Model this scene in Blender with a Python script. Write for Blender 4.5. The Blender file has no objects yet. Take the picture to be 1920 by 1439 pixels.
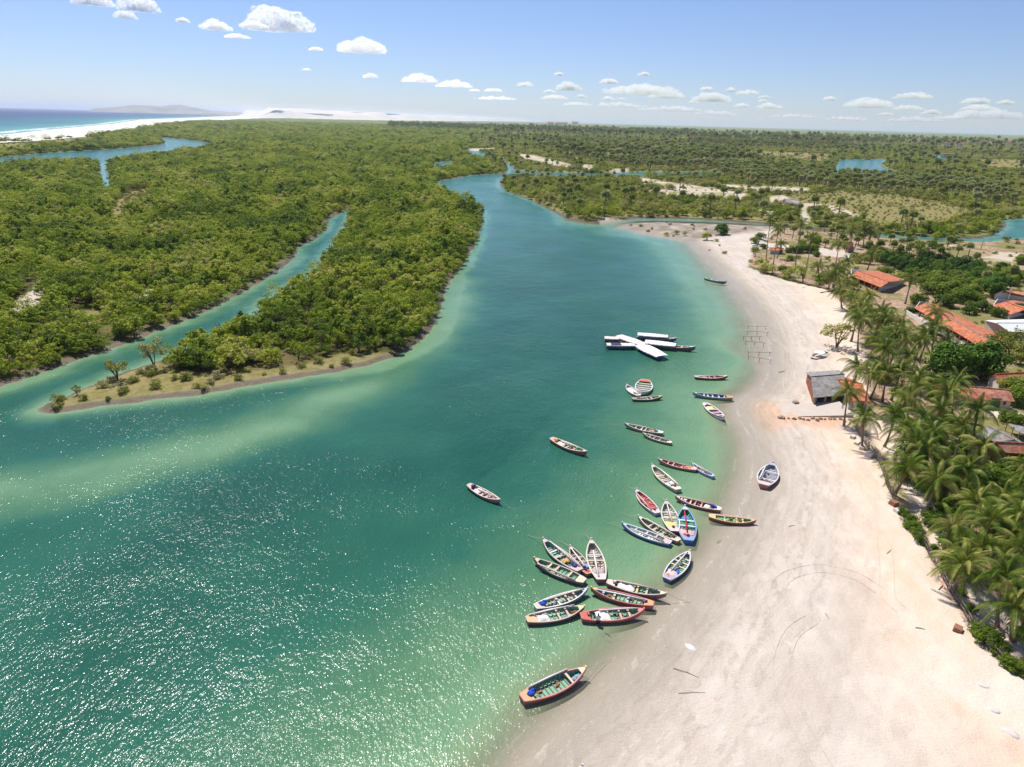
import bpy, bmesh, math, random
import numpy as np
from mathutils import Vector, Matrix, noise as mnoise

random.seed(7)
RNG = np.random.default_rng(11)
scene = bpy.context.scene
COL = scene.collection
R = math.radians

# ------------------------------------------------------------------ camera
H = 50.0                       # drone height in metres
FPX = 1280.0                   # focal length in pixels of a 1920 px wide frame
PITCH, ROLL = R(21.07), R(1.52)
fw = Vector((0, math.cos(PITCH), -math.sin(PITCH)))
r0 = Vector((1, 0, 0)); u0 = Vector((0, math.sin(PITCH), math.cos(PITCH)))
rt = r0 * math.cos(ROLL) + u0 * math.sin(ROLL)
up = -r0 * math.sin(ROLL) + u0 * math.cos(ROLL)
cam_d = bpy.data.cameras.new('camera')
cam = bpy.data.objects.new('camera', cam_d); COL.objects.link(cam)
cam_d.sensor_width = 36.0; cam_d.lens = 36.0 * FPX / 1920.0
cam_d.clip_start = 0.5; cam_d.clip_end = 200000.0
cam.matrix_world = Matrix(((rt.x, up.x, -fw.x, 0), (rt.y, up.y, -fw.y, 0), (rt.z, up.z, -fw.z, H), (0, 0, 0, 1)))
scene.camera = cam

# ------------------------------------------------------------------ sky, sun, exposure
SUN_EL, SUN_AZ = R(57), R(-27)           # azimuth from +Y, negative = left of the view
world = bpy.data.worlds.new('World'); scene.world = world
world.use_nodes = True
wn = world.node_tree.nodes; wl = world.node_tree.links
sky = wn.new('ShaderNodeTexSky'); sky.sky_type = 'NISHITA'
sky.sun_disc = False; sky.sun_elevation = SUN_EL; sky.sun_rotation = SUN_AZ
sky.altitude = 60; sky.air_density = 1.0; sky.dust_density = 0.1; sky.ozone_density = 3.0
tint = wn.new('ShaderNodeMix'); tint.data_type = 'RGBA'; tint.blend_type = 'MULTIPLY'; tint.inputs[0].default_value = 1.0
stc = wn.new('ShaderNodeTexCoord'); ssp = wn.new('ShaderNodeSeparateXYZ'); wl.new(stc.outputs['Generated'], ssp.inputs[0])
srp = wn.new('ShaderNodeValToRGB'); wl.new(ssp.outputs[2], srp.inputs[0]); srp.color_ramp.elements[0].position = 0.0; srp.color_ramp.elements[0].color = (0.57, 0.645, 0.90, 1)
srp.color_ramp.elements[1].position = 0.30; srp.color_ramp.elements[1].color = (0.70, 0.685, 0.80, 1); wl.new(srp.outputs[0], tint.inputs[7]); wl.new(sky.outputs[0], tint.inputs[6])
wl.new(tint.outputs[2], wn['Background'].inputs['Color'])
wn['Background'].inputs['Strength'].default_value = 0.108
sd = bpy.data.lights.new('sun', 'SUN'); sd.energy = 4.5; sd.angle = R(0.53); sd.color = (1.0, 0.965, 0.90)
so = bpy.data.objects.new('sun', sd); COL.objects.link(so)
sdir = Vector((math.sin(SUN_AZ) * math.cos(SUN_EL), math.cos(SUN_AZ) * math.cos(SUN_EL), math.sin(SUN_EL)))
so.rotation_euler = sdir.to_track_quat('Z', 'Y').to_euler(); so.location = (-60, 0, 150)
scene.view_settings.view_transform = 'Standard'; scene.view_settings.look = 'None'
scene.view_settings.exposure = 0.3; scene.view_settings.gamma = 1.0
scene.render.engine = 'CYCLES'
scene.cycles.volume_bounces = 10

# ------------------------------------------------------------------ helpers
def P(px, py, z=0.0):
    d = fw * FPX + rt * (px - 960.0) - up * (py - 719.5)
    dz = min(d.z, -0.35)
    t = (z - H) / dz
    return Vector((d.x * t, d.y * t, z))
def Q(x, y, z=0.0):           # world -> photo pixel (only used to choose which trees are in view)
    v = Vector((x, y, z - H)); c = v.dot(fw)
    if c < 1: return (-9e3, -9e3)
    return (960 + FPX * v.dot(rt) / c, 719.5 - FPX * v.dot(up) / c)
def sky_dir(px, py):
    d = fw * FPX + rt * (px - 960.0) - up * (py - 719.5)
    return d.normalized()
def lin(h):
    h = h.lstrip('#'); out = []
    for i in (0, 2, 4):
        c = int(h[i:i+2], 16) / 255.0
        out.append(c / 12.92 if c <= 0.04045 else ((c + 0.055) / 1.055) ** 2.4)
    return tuple(out)
def tag(o, label=None, cat=None, group=None, kind=None):
    if label: o['label'] = label
    if cat: o['category'] = cat
    if group: o['group'] = group
    if kind: o['kind'] = kind
    return o
def link(name, me, mat=None, parent=None):
    o = bpy.data.objects.new(name, me); COL.objects.link(o)
    if mat is not None:
        me.materials.clear(); me.materials.append(mat)
    if parent is not None: o.parent = parent
    return o
def empty(name, loc=(0, 0, 0), rz=0.0):
    o = bpy.data.objects.new(name, None); COL.objects.link(o)
    o.location = loc; o.rotation_euler = (0, 0, rz); o.empty_display_size = 0.5
    return o
class MB:
    def __init__(s): s.v = []; s.f = []
    def add(s, vs, fs):
        b = len(s.v); s.v += [tuple(v) for v in vs]; s.f += [tuple(b + i for i in f) for f in fs]
    def box(s, c, size, rz=0.0, tilt=None, taper=1.0):
        cx, cy, cz = c; sx, sy, sz = (q / 2 for q in size); ca, sa = math.cos(rz), math.sin(rz)
        vs = []
        for z in (-1, 1):
            k = taper if z > 0 else 1.0
            for x, y in ((-1, -1), (1, -1), (1, 1), (-1, 1)):
                v = Vector((x * sx * k, y * sy * k, z * sz))
                if tilt: v = tilt @ v
                vs.append((cx + v.x * ca - v.y * sa, cy + v.x * sa + v.y * ca, cz + v.z))
        s.add(vs, [(3, 2, 1, 0), (4, 5, 6, 7), (0, 1, 5, 4), (1, 2, 6, 5), (2, 3, 7, 6), (3, 0, 4, 7)])
    def tube(s, pts, rad, n=6, cap=True):
        pts = [Vector(p) for p in pts]; m = len(pts)
        if not hasattr(rad, '__len__'): rad = [rad] * m
        vs = []
        for i, p in enumerate(pts):
            d = (pts[min(i + 1, m - 1)] - pts[max(i - 1, 0)]).normalized()
            a = Vector((0, 0, 1)) if abs(d.z) < 0.9 else Vector((1, 0, 0))
            e1 = d.cross(a).normalized(); e2 = d.cross(e1)
            for k in range(n):
                t = 2 * math.pi * k / n
                vs.append(p + (e1 * math.cos(t) + e2 * math.sin(t)) * rad[i])
        fs = [(i * n + k, i * n + (k + 1) % n, (i + 1) * n + (k + 1) % n, (i + 1) * n + k) for i in range(m - 1) for k in range(n)]
        if cap: fs += [tuple(range(n))[::-1], tuple((m - 1) * n + k for k in range(n))]
        s.add(vs, fs)
    def blob(s, c, r, n=8, m=5, rnd=0.12, seed=0):
        rg = random.Random(seed); vs = []; c = Vector(c)
        if not hasattr(r, '__len__'): r = (r, r, r)
        vs.append(c + Vector((0, 0, -r[2])))
        for j in range(1, m):
            ph = math.pi * j / m
            for k in range(n):
                t = 2 * math.pi * k / n; q = 1 + rg.uniform(-rnd, rnd)
                vs.append(c + Vector((r[0] * math.sin(ph) * math.cos(t) * q, r[1] * math.sin(ph) * math.sin(t) * q, -r[2] * math.cos(ph) * q)))
        vs.append(c + Vector((0, 0, r[2]))); L = len(vs) - 1
        fs = [(0, 1 + (k + 1) % n, 1 + k) for k in range(n)]
        for j in range(m - 2):
            for k in range(n):
                a = 1 + j * n + k; b = 1 + j * n + (k + 1) % n
                fs.append((a, b, b + n, a + n))
        fs += [(1 + (m - 2) * n + k, 1 + (m - 2) * n + (k + 1) % n, L) for k in range(n)]
        s.add(vs, fs)
    def mesh(s, name, smooth=False):
        me = bpy.data.meshes.new(name); me.from_pydata(s.v, [], s.f)
        if smooth: me.polygons.foreach_set('use_smooth', [True] * len(me.polygons))
        me.update(); return me
    def build(s, name, mat, parent=None, smooth=False):
        return link(name, s.mesh(name, smooth), mat, parent)

# ------------------------------------------------------------------ node material helpers
def new_mat(name):
    m = bpy.data.materials.new(name); m.use_nodes = True
    nt = m.node_tree; nt.nodes.clear()
    out = nt.nodes.new('ShaderNodeOutputMaterial')
    return m, nt, out
def node(nt, t, **kw):
    n = nt.nodes.new(t)
    for k, v in kw.items():
        if isinstance(k, str) and hasattr(n, k): setattr(n, k, v)
    return n
def sock(nt, s, v):
    if isinstance(v, bpy.types.NodeSocket): nt.links.new(v, s)
    else:
        if hasattr(s.default_value, '__len__') and not hasattr(v, '__len__'): v = (v,) * len(s.default_value)
        if hasattr(v, '__len__') and len(v) == 3 and len(s.default_value) == 4: v = (*v, 1)
        s.default_value = v
def mth(nt, op, a, b=None, c=None, clamp=False):
    n = nt.nodes.new('ShaderNodeMath'); n.operation = op; n.use_clamp = clamp
    sock(nt, n.inputs[0], a)
    if b is not None: sock(nt, n.inputs[1], b)
    if c is not None: sock(nt, n.inputs[2], c)
    return n.outputs[0]
def mixc(nt, f, a, b, mode='MIX'):
    n = nt.nodes.new('ShaderNodeMix'); n.data_type = 'RGBA'; n.blend_type = mode
    sock(nt, n.inputs[0], f); sock(nt, n.inputs[6], a); sock(nt, n.inputs[7], b)
    return n.outputs[2]
def noise(nt, vec, scale, detail=3, rough=0.55, dist=0.0):
    n = nt.nodes.new('ShaderNodeTexNoise'); sock(nt, n.inputs['Vector'], vec)
    n.inputs['Scale'].default_value = scale; n.inputs['Detail'].default_value = detail
    n.inputs['Roughness'].default_value = rough; n.inputs['Distortion'].default_value = dist
    return n.outputs['Fac']
def smooth(nt, v, lo, hi, a=0.0, b=1.0):
    n = nt.nodes.new('ShaderNodeMapRange'); n.interpolation_type = 'SMOOTHSTEP'
    sock(nt, n.inputs[0], v); sock(nt, n.inputs[1], lo); sock(nt, n.inputs[2], hi)
    sock(nt, n.inputs[3], a); sock(nt, n.inputs[4], b)
    return n.outputs[0]
def attr(nt, name):
    n = nt.nodes.new('ShaderNodeAttribute'); n.attribute_name = name
    return n
def ramp(nt, v, stops):
    n = nt.nodes.new('ShaderNodeValToRGB'); sock(nt, n.inputs[0], v)
    el = n.color_ramp.elements
    while len(el) < len(stops): el.new(0.5)
    for e, (p, c) in zip(el, stops): e.position = p; e.color = (*c, 1)
    return n.outputs[0]
def bump(nt, h, strength=0.3, dist=0.1, normal=None):
    n = nt.nodes.new('ShaderNodeBump'); n.inputs['Strength'].default_value = strength
    n.inputs['Distance'].default_value = dist; nt.links.new(h, n.inputs['Height'])
    if normal is not None: nt.links.new(normal, n.inputs['Normal'])
    return n.outputs[0]
def pos(nt): return nt.nodes.new('ShaderNodeNewGeometry').outputs['Position']
def objc(nt): return nt.nodes.new('ShaderNodeTexCoord').outputs['Object']
def paint(name, c, rough=0.6, var=0.15, scale=4.0, wear=None, bmp=0.0, stretch=None, wearamt=0.5):
    """solid colour broken up by noise, optional worn second colour"""
    m, nt, out = new_mat(name)
    p = nt.nodes.new('ShaderNodeBsdfPrincipled'); nt.links.new(p.outputs[0], out.inputs[0])
    v = objc(nt)
    if stretch:
        mp = nt.nodes.new('ShaderNodeMapping'); mp.inputs['Scale'].default_value = stretch
        nt.links.new(v, mp.inputs[0]); v = mp.outputs[0]
    n1 = noise(nt, v, scale, 4, 0.6)
    col = mixc(nt, n1, tuple(q * (1 - var) for q in c), tuple(min(1, q * (1 + var)) for q in c))
    if wear:
        n2 = noise(nt, v, scale * 2.3, 5, 0.7)
        col = mixc(nt, smooth(nt, n2, 1 - wearamt - 0.06, 1 - wearamt + 0.06), col, wear)
    nt.links.new(col, p.inputs['Base Color']); p.inputs['Roughness'].default_value = rough
    if bmp: nt.links.new(bump(nt, n1, bmp, 0.05), p.inputs['Normal'])
    return m
# ------------------------------------------------------------------ the lie of the land: outlines in metres on the ground
def G(pts): return np.array([(P(x, y).x, P(x, y).y) for x, y in pts], dtype=np.float64)
def W(a, b): return [(a, b)]
# west bank (forest), from far left round the side creek, the spit and up the main river
L_out = [(-2600, 1180), (-1500, 1010), (-900, 900), (-400, 800), (-150, 755)]
creek_n = [(0, 724), (69, 701), (144, 673), (195, 659), (278, 626), (333, 606), (389, 581), (460, 544), (515, 511), (552, 481), (557, 464), (585, 450), (610, 431), (616, 411), (640, 398), (652, 394)]
creek_s = [(656, 403), (648, 430), (630, 458), (615, 480), (600, 503), (575, 528), (540, 545), (505, 568), (478, 597), (450, 612), (400, 636), (347, 660), (317, 672), (239, 699), (167, 727), (110, 752), (76, 770)]
spit_s = [(90, 775), (130, 769), (180, 761), (250, 753), (300, 747), (380, 739), (440, 726), (500, 716), (560, 707), (620, 698), (660, 689), (700, 681), (735, 669), (762, 656), (792, 634), (812, 605), (824, 575), (832, 545), (846, 520), (866, 496), (884, 466), (896, 436), (904, 415), (903, 396)]
north_bank = [(885, 384), (858, 374), (830, 363), (817, 353), (816, 341), (842, 337), (881, 329), (949, 325), (952, 318), (944, 304), (934, 296), (941, 296), (952, 306), (966, 319), (984, 322), (1030, 324), (1100, 325), (1190, 323), (1260, 324), (1330, 321), (1345, 322), (1340, 329), (1290, 330), (1190, 333), (1100, 334), (1010, 333), (955, 332)]
C_shore = [(939, 336), (938, 347), (952, 360), (984, 371), (1023, 389), (1055, 405), (1087, 415), (1116, 419), (1136, 415), (1178, 408), (1217, 408), (1260, 408), (1313, 410), (1363, 413), (1410, 417), (1460, 421), (1510, 427), (1560, 432), (1612, 436), (1687, 441), (1750, 445), (1800, 447), (1837, 447), (1862, 442), (1884, 424), (1880, 413), (1920, 409), (2060, 403), (2300, 405), (2600, 420)]
D_shore = [(2600, 470), (2200, 458), (2000, 452), (1920, 449), (1897, 451), (1837, 455), (1762, 453), (1665, 447), (1590, 440), (1530, 434), (1480, 428), (1427, 424), (1368, 421), (1306, 419), (1243, 417), (1202, 418), (1180, 421), (1174, 426), (1208, 436), (1260, 446), (1300, 452), (1312, 464), (1334, 485), (1358, 510), (1378, 532), (1400, 552), (1422, 580), (1437, 605), (1446, 640), (1449, 680), (1442, 711), (1424, 734), (1400, 745), (1386, 757), (1388, 776), (1402, 800), (1412, 830), (1418, 872), (1411, 913), (1393, 957), (1382, 989), (1358, 1025), (1338, 1060), (1308, 1100), (1258, 1167), (1222, 1217), (1170, 1270), (1112, 1330), (1055, 1380), (1000, 1439), (940, 1520), (880, 1640), (800, 1900), (700, 2600)]
L_close = [(-1500, 2600), (-2600, 1800)]
RIVER = G(L_out + creek_n + creek_s + spit_s + north_bank + C_shore + D_shore + L_close)
UPCREEK = G([(-260, 322), (-100, 304), (0, 295.5), (50, 291), (87, 287), (150, 283.5), (208, 280), (262, 276), (308, 271), (314, 268), (302, 260), (308, 258), (345, 261), (400, 269), (396, 272), (330, 279), (240, 288), (226, 294), (198, 295), (120, 296), (47, 297), (0, 302), (-100, 314), (-260, 335)])
UPCREEK2 = G([(186, 300), (200, 302), (203, 325), (208, 345), (196, 350), (188, 335), (187, 318)])
POOL1 = G([(404, 238), (430, 238), (428, 240.5), (406, 240.5)])
CREEK3 = G([(808, 310), (815, 305), (848, 302), (850, 307), (830, 310)])
CREEK4 = G([(861, 281), (885, 283), (912, 287), (905, 290), (882, 287)])
LAGOON = G([(1562, 322), (1571, 309), (1570, 301), (1600, 299), (1640, 300), (1665, 299), (1645, 305), (1655, 314), (1690, 325), (1670, 327), (1620, 325)])
LAGOON2 = G([(1750, 292), (1770, 291), (1800, 292), (1795, 295), (1760, 296)])
OCEAN = G([(-4000, 340), (-1500, 312), (-600, 290), (-200, 268), (0, 253.5), (73, 245.5), (146, 238.5), (204, 233.5), (233, 229), (262, 225), (330, 222.5), (400, 219.5), (470, 216.5), (470, 214.5), (330, 211.0), (0, 202.5), (-2000, 149.5), (-4000, 96.5)])
WATERS = [RIVER, UPCREEK, UPCREEK2, POOL1, CREEK3, CREEK4, LAGOON, LAGOON2, OCEAN]

SANDS = [  # pale sand
 G([(1120, 380 + 30), (1306, 416), (1427, 421), (1452, 430), (1440, 452), (1412, 470), (1402, 505), (1440, 520), (1480, 533), (1545, 548), (1585, 580), (1600, 610), (1612, 650), (1625, 690), (1625, 760), (1600, 795), (1640, 872), (1665, 925), (1722, 1020), (1760, 1110), (1815, 1190), (1855, 1245), (1915, 1295), (2100, 1420), (2400, 1800), (2600, 2600), (600, 2600), (700, 1500), (1180, 1000), (1250, 700), (1180, 500)]),
 G([(-4000, 345), (-1500, 325), (-600, 305), (-200, 283), (0, 266), (80, 262), (160, 255), (230, 246), (280, 239), (330, 231), (380, 227), (480, 223), (600, 222), (600, 217), (470, 217), (400, 219), (262, 224), (146, 237), (-200, 265), (-1500, 308)]),
 G([(35, 565), (60, 545), (78, 508), (84, 530), (88, 560), (66, 578), (20, 588), (12, 580)]), G([(244, 556), (262, 545), (300, 545), (310, 552), (275, 556), (250, 562)]),
 G([(968, 289), (1000, 293), (1030, 300), (1072, 310), (1062, 318), (1020, 308), (985, 300)]), G([(876, 280), (930, 279), (928, 282), (880, 283)]),
 G([(1090, 310), (1115, 312), (1112, 322), (1090, 320)]), G([(1150, 318), (1180, 318), (1178, 324), (1140, 323)]),
 G([(1196, 332), (1240, 342), (1300, 350), (1400, 366), (1410, 376), (1360, 374), (1280, 358), (1200, 346)]),
 G([(1200, 356), (1260, 359), (1340, 371), (1352, 377), (1290, 374), (1230, 364)]), G([(1340, 347), (1420, 352), (1520, 354), (1515, 362), (1430, 362), (1360, 355)]),
 G([(1440, 372), (1470, 368), (1500, 384), (1560, 386), (1610, 405), (1624, 415), (1600, 412), (1540, 395), (1512, 394), (1522, 415), (1515, 424), (1500, 410), (1495, 390), (1440, 385)]),
 G([(1405, 394), (1455, 400), (1460, 404), (1420, 402)]), G([(1318, 300), (1336, 301), (1334, 305), (1318, 304)]), G([(1455, 303), (1490, 306), (1488, 308), (1455, 306)]),
 G([(1765, 461), (1790, 462), (1800, 466), (1780, 468)]), G([(1850, 472), (1880, 476), (1960, 482), (1980, 490), (1900, 488), (1860, 480)]), G([(1730, 486), (1780, 492), (1800, 488), (1920, 478), (1980, 480), (1980, 492), (1850, 490), (1770, 500), (1728, 494)]),
 G([(1790, 292), (1795, 294), (1830, 295), (1830, 292)]), G([(1840, 312), (1880, 314), (1920, 316), (1920, 319), (1850, 316)]),
 G([(1300, 446), (1600, 475), (1600, 490), (1540, 482), (1420, 470)]), G([(1810, 525), (1835, 530), (1830, 546), (1805, 540)]),
 G([(1600, 780), (1700, 800), (1760, 840), (1740, 900), (1840, 1100), (1990, 1290), (1900, 1290), (1780, 1100), (1680, 900)]), G([(1860, 760), (1920, 790), (2000, 830), (1960, 850), (1900, 800), (1830, 780)]),
]
DUNES = [G([(430, 214.6), (480, 222), (700, 227), (850, 228), (960, 228.5), (1055, 229.4), (1055, 228.6), (960, 226.7), (700, 219.8)])]
GRASS = [  # open pale green ground
 G([(1480, 372), (1560, 364), (1660, 368), (1760, 384), (1820, 400), (1760, 422), (1660, 424), (1600, 400), (1540, 386)]),
 G([(1388, 286), (1430, 284), (1500, 288), (1560, 291), (1556, 300), (1530, 304), (1470, 297), (1400, 291)]), G([(1133, 287), (1160, 289), (1200, 293), (1228, 299), (1215, 303), (1190, 298), (1140, 292)]),
 G([(1840, 300), (1980, 302), (1980, 320), (1880, 316), (1830, 308)]),
 G([(76, 771), (170, 722), (245, 696), (300, 682), (330, 700), (400, 706), (520, 696), (600, 680), (640, 668), (700, 668), (745, 665), (735, 670), (660, 692), (560, 708), (440, 727), (300, 748), (130, 770)]),
 G([(212, 386), (240, 362), (280, 355), (285, 366), (262, 380), (240, 402), (205, 410)]), G([(130, 585), (200, 590), (180, 600), (130, 600)]),
 G([(200, 262), (30, 282), (-100, 290), (-100, 278), (60, 268), (160, 258)]),
]
VILLAGE = [G([(1398, 428), (1500, 430), (1640, 446), (1760, 455), (1920, 452), (2300, 462), (3000, 520), (3600, 2600), (2400, 2600), (2100, 1420), (1915, 1295), (1815, 1190), (1722, 1020), (1665, 925), (1600, 795), (1625, 760), (1600, 610), (1545, 545), (1440, 515), (1400, 500)])]
DUNE_RIDGE = DUNES[0]
HILLC = P(200, 212)

def seg_dist(X, Y, poly, closed=True, cap=3000.0):
    """unsigned distance to the outline and an inside flag, for arrays of points"""
    n = len(poly); d2 = np.full(X.shape, cap * cap, dtype=np.float32); ins = np.zeros(X.shape, bool)
    X = X.astype(np.float32); Y = Y.astype(np.float32)
    for i in range(n if closed else n - 1):
        ax, ay = poly[i]; bx, by = poly[(i + 1) % n]
        ex, ey = bx - ax, by - ay; L = ex * ex + ey * ey + 1e-9
        px = X - ax; py = Y - ay
        t = np.clip((px * ex + py * ey) / L, 0, 1)
        dx = px - t * ex; dy = py - t * ey
        np.minimum(d2, dx * dx + dy * dy, out=d2)
        if closed and ay != by:
            c = ((Y >= ay) != (Y >= by)) & (X < ax + (Y - ay) * ex / (by - ay))
            ins ^= c
    return np.sqrt(d2), ins
def sdist(X, Y, poly):
    d, i = seg_dist(X, Y, poly); return np.where(i, -d, d)        # negative inside
def sdist_many(X, Y, polys):
    out = None
    for p in polys:
        # skip far polygons cheaply
        s = np.full(X.shape, 3000.0, dtype=np.float32)
        x0, y0 = p.min(0) - 60; x1, y1 = p.max(0) + 60
        m = (X > x0) & (X < x1) & (Y > y0) & (Y < y1)
        if m.any(): s[m] = sdist(X[m], Y[m], p)
        out = s if out is None else np.minimum(out, s)
    return out
BEACH_LINE = G(D_shore[10:])
_nz = RNG.uniform(-1000, 1000, (40, 2))
def fbm(X, Y, scale, octs=3, seed=0):
    """cheap smooth pseudo noise from sines, -1..1"""
    o = np.zeros(X.shape); a = 1.0; t = 0.0
    for k in range(octs):
        for j in range(3):
            ang = (seed * 1.7 + k * 2.1 + j * 2.094) ; f = (2 ** k) / scale * (1 + 0.23 * j)
            ca, sa = math.cos(ang), math.sin(ang); ph = _nz[(seed * 7 + k * 3 + j) % 40]
            o += a * np.sin((X * ca + Y * sa) * f * 6.283 + ph[0] + 1.3 * np.sin((Y * ca - X * sa) * f * 4.1 + ph[1]))
            t += a
        a *= 0.5
    return o / t * 1.4

def sd_ext(X, Y, polys, h):
    # outlines were traced where trees of height h on the near side hide the ground: reach toward the viewer by what they hide
    o = sdist_many(X, Y, polys)
    for q in np.linspace(0, h, 2 if h < 2 else int(3 + h * .6))[1:]: o = np.minimum(o, sdist_many(X * H / (H - q), Y * H / (H - q), polys))
    return o
def sand_sd(X, Y): return np.minimum(np.minimum(sdist_many(X, Y, SANDS[:1] + SANDS[20:]), sd_ext(X, Y, SANDS[1:2], 2.5)), sd_ext(X, Y, SANDS[2:20], 1.2) + 1.5)
def grass_sd(X, Y): return np.minimum(sdist_many(X, Y, GRASS[4:5]), sd_ext(X, Y, GRASS[:4] + GRASS[5:8], 2.0))
def land_sd(X, Y):
    """+ inland, - over water, metres"""
    w = np.minimum(sdist_many(X, Y, [OCEAN]), np.minimum(sd_ext(X, Y, WATERS[1:2], 5.5), sd_ext(X, Y, WATERS[2:8], 5.5)))
    r = sdist(X, Y, RIVER)
    return np.minimum(w, r)

# polar grid of the ground
NA, NR = 860, 820
az = np.linspace(R(-76), R(76), NA); rr = np.exp(np.linspace(math.log(14), math.log(60000), NR))
A, RR = np.meshgrid(az, rr)
GX = (np.sin(A) * RR).ravel(); GY = (np.cos(A) * RR).ravel()
SD = land_sd(GX, GY)
wig = fbm(GX, GY, 9, 3, 1) * np.clip(RR.ravel() / 300, 0.35, 1.5) * 1.1
BD, _ = seg_dist(GX, GY, BEACH_LINE, closed=False)
nearbeach = np.clip(1 - BD / 12, 0, 1)
SD = SD + wig * (1 - 0.6 * nearbeach)
SAND = sand_sd(GX, GY); GRS = grass_sd(GX, GY); VIL = sdist_many(GX, GY, VILLAGE)
DUN = sdist_many(GX, GY, DUNES)
RF = RR.ravel()
inl = np.clip(SD, 0, None)
z_forest = 0.55 * (1 - np.exp(-inl / 0.8)) + 0.6 * (1 - np.exp(-inl / 60))
z_beach = 0.035 * inl + 0.9 * (1 - np.exp(-inl / 60))
isb = np.clip((1.5 - sdist(GX, GY, SANDS[0])) / 3, 0, 1)
Z = np.where(SD > 0, z_forest * (1 - isb) + np.minimum(z_beach, 1.6) * isb, np.maximum(SD * 0.14, -2.5))
Z += np.where(SD > 1, fbm(GX, GY, 7, 3, 3) * 0.05 * np.clip(SD - 1, 0, 2), 0)
VEGZ = np.clip(SD / 3, 0, 1)
# far woodland canopy as a bumpy blanket beyond the modelled trees
far = np.clip((RF - 4200) / 1500, 0, 1) * np.clip((np.minimum(SD, 3000) - 20) / 60, 0, 1) * np.clip((SAND - 10) / 50, 0, 1) * np.clip(DUN / 80, 0, 1)
Z += far * (6 + 4 * fbm(GX, GY, 300, 3, 5) + 2.0 * fbm(GX, GY, 70, 2, 6))
# white dunes
dz = np.clip(-DUN / 250, 0, 1)
Z += dz * (40 + 26 * np.clip(fbm(GX, GY, 2600, 2, 8) + 0.4, 0, 1.4)) * np.clip((RF - 1500) / 2500, 0.1, 1.7)
Z = Z.astype(np.float32)

def grid_mesh(name, X, Y, Zv, keep, attrs):
    idx = np.arange(NA * NR).reshape(NR, NA)
    a = idx[:-1, :-1].ravel(); b = idx[:-1, 1:].ravel(); c = idx[1:, 1:].ravel(); d = idx[1:, :-1].ravel()
    k = keep[a] | keep[b] | keep[c] | keep[d]
    f = np.stack([a, b, c, d], 1)[k]
    used = np.zeros(NA * NR, bool); used[f.ravel()] = True
    remap = np.cumsum(used) - 1; f = remap[f]
    me = bpy.data.meshes.new(name)
    co = np.stack([X[used], Y[used], Zv[used]], 1).astype(np.float32)
    me.vertices.add(len(co)); me.vertices.foreach_set('co', co.ravel())
    me.loops.add(f.size); me.loops.foreach_set('vertex_index', f.ravel().astype(np.int32))
    me.polygons.add(len(f)); me.polygons.foreach_set('loop_start', np.arange(0, f.size, 4, dtype=np.int32))
    me.polygons.foreach_set('loop_total', np.full(len(f), 4, dtype=np.int32))
    me.polygons.foreach_set('use_smooth', np.ones(len(f), bool))
    for an, av in attrs.items():
        at = me.attributes.new(an, 'FLOAT', 'POINT'); at.data.foreach_set('value', av[used].astype(np.float32))
    me.update(calc_edges=True); me.validate()
    return me

# --- ground material
OC, OCi = seg_dist(GX, GY, OCEAN); OC = np.where(OCi, OC, -OC)
m_ground, nt, out = new_mat('ground_cover')
pr = nt.nodes.new('ShaderNodeBsdfPrincipled'); nt.links.new(pr.outputs[0], out.inputs[0]); pr.inputs['Roughness'].default_value = 0.95
pr.inputs['Specular IOR Level'].default_value = 0.15
ps = pos(nt)
nA = noise(nt, ps, 0.05, 5, 0.62); nB = noise(nt, ps, 0.7, 5, 0.6); nC = noise(nt, ps, 0.012, 4, 0.6); nD = noise(nt, ps, 3.5, 4, 0.65)
dirt = mixc(nt, nB, lin('#5f5434'), lin('#7d6f48'))
litter = mixc(nt, smooth(nt, nA, 0.42, 0.6), lin('#4a4a20'), dirt)
forest = mixc(nt, smooth(nt, nC, 0.45, 0.6), litter, lin('#56601f'))
vsoil = mixc(nt, smooth(nt, nB, 0.35, 0.65), lin('#8f735a'), lin('#bfa58c'))
vsoil = mixc(nt, smooth(nt, nD, 0.5, 0.72, 0, 0.5), vsoil, lin('#6d5a44'))
vsoil = mixc(nt, smooth(nt, nA, 0.46, 0.58, 0, 0.8), vsoil, lin('#77773a'))
grass = mixc(nt, smooth(nt, nB, 0.35, 0.62), lin('#80743f'), lin('#9a8a60'))
grass = mixc(nt, smooth(nt, nD, 0.48, 0.62, 0, 0.7), grass, lin('#66752f'))
a_sd = attr(nt, 'sd').outputs['Fac']; a_sand = attr(nt, 'sand').outputs['Fac']; a_grass = attr(nt, 'grass').outputs['Fac']
a_vil = attr(nt, 'vil').outputs['Fac']; a_inl = attr(nt, 'inl').outputs['Fac']; a_dune = attr(nt, 'dune').outputs['Fac']; a_r = attr(nt, 'rng').outputs['Fac']
a_bd = attr(nt, 'bd').outputs['Fac']; a_oc = attr(nt, 'oc').outputs['Fac']
wob = mth(nt, 'MULTIPLY', mth(nt, 'SUBTRACT', nB, 0.5), 7.0)
wob = mth(nt, 'MULTIPLY', wob, mth(nt, 'MAXIMUM', 1.0, mth(nt, 'DIVIDE', a_r, 250.0)))
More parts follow.
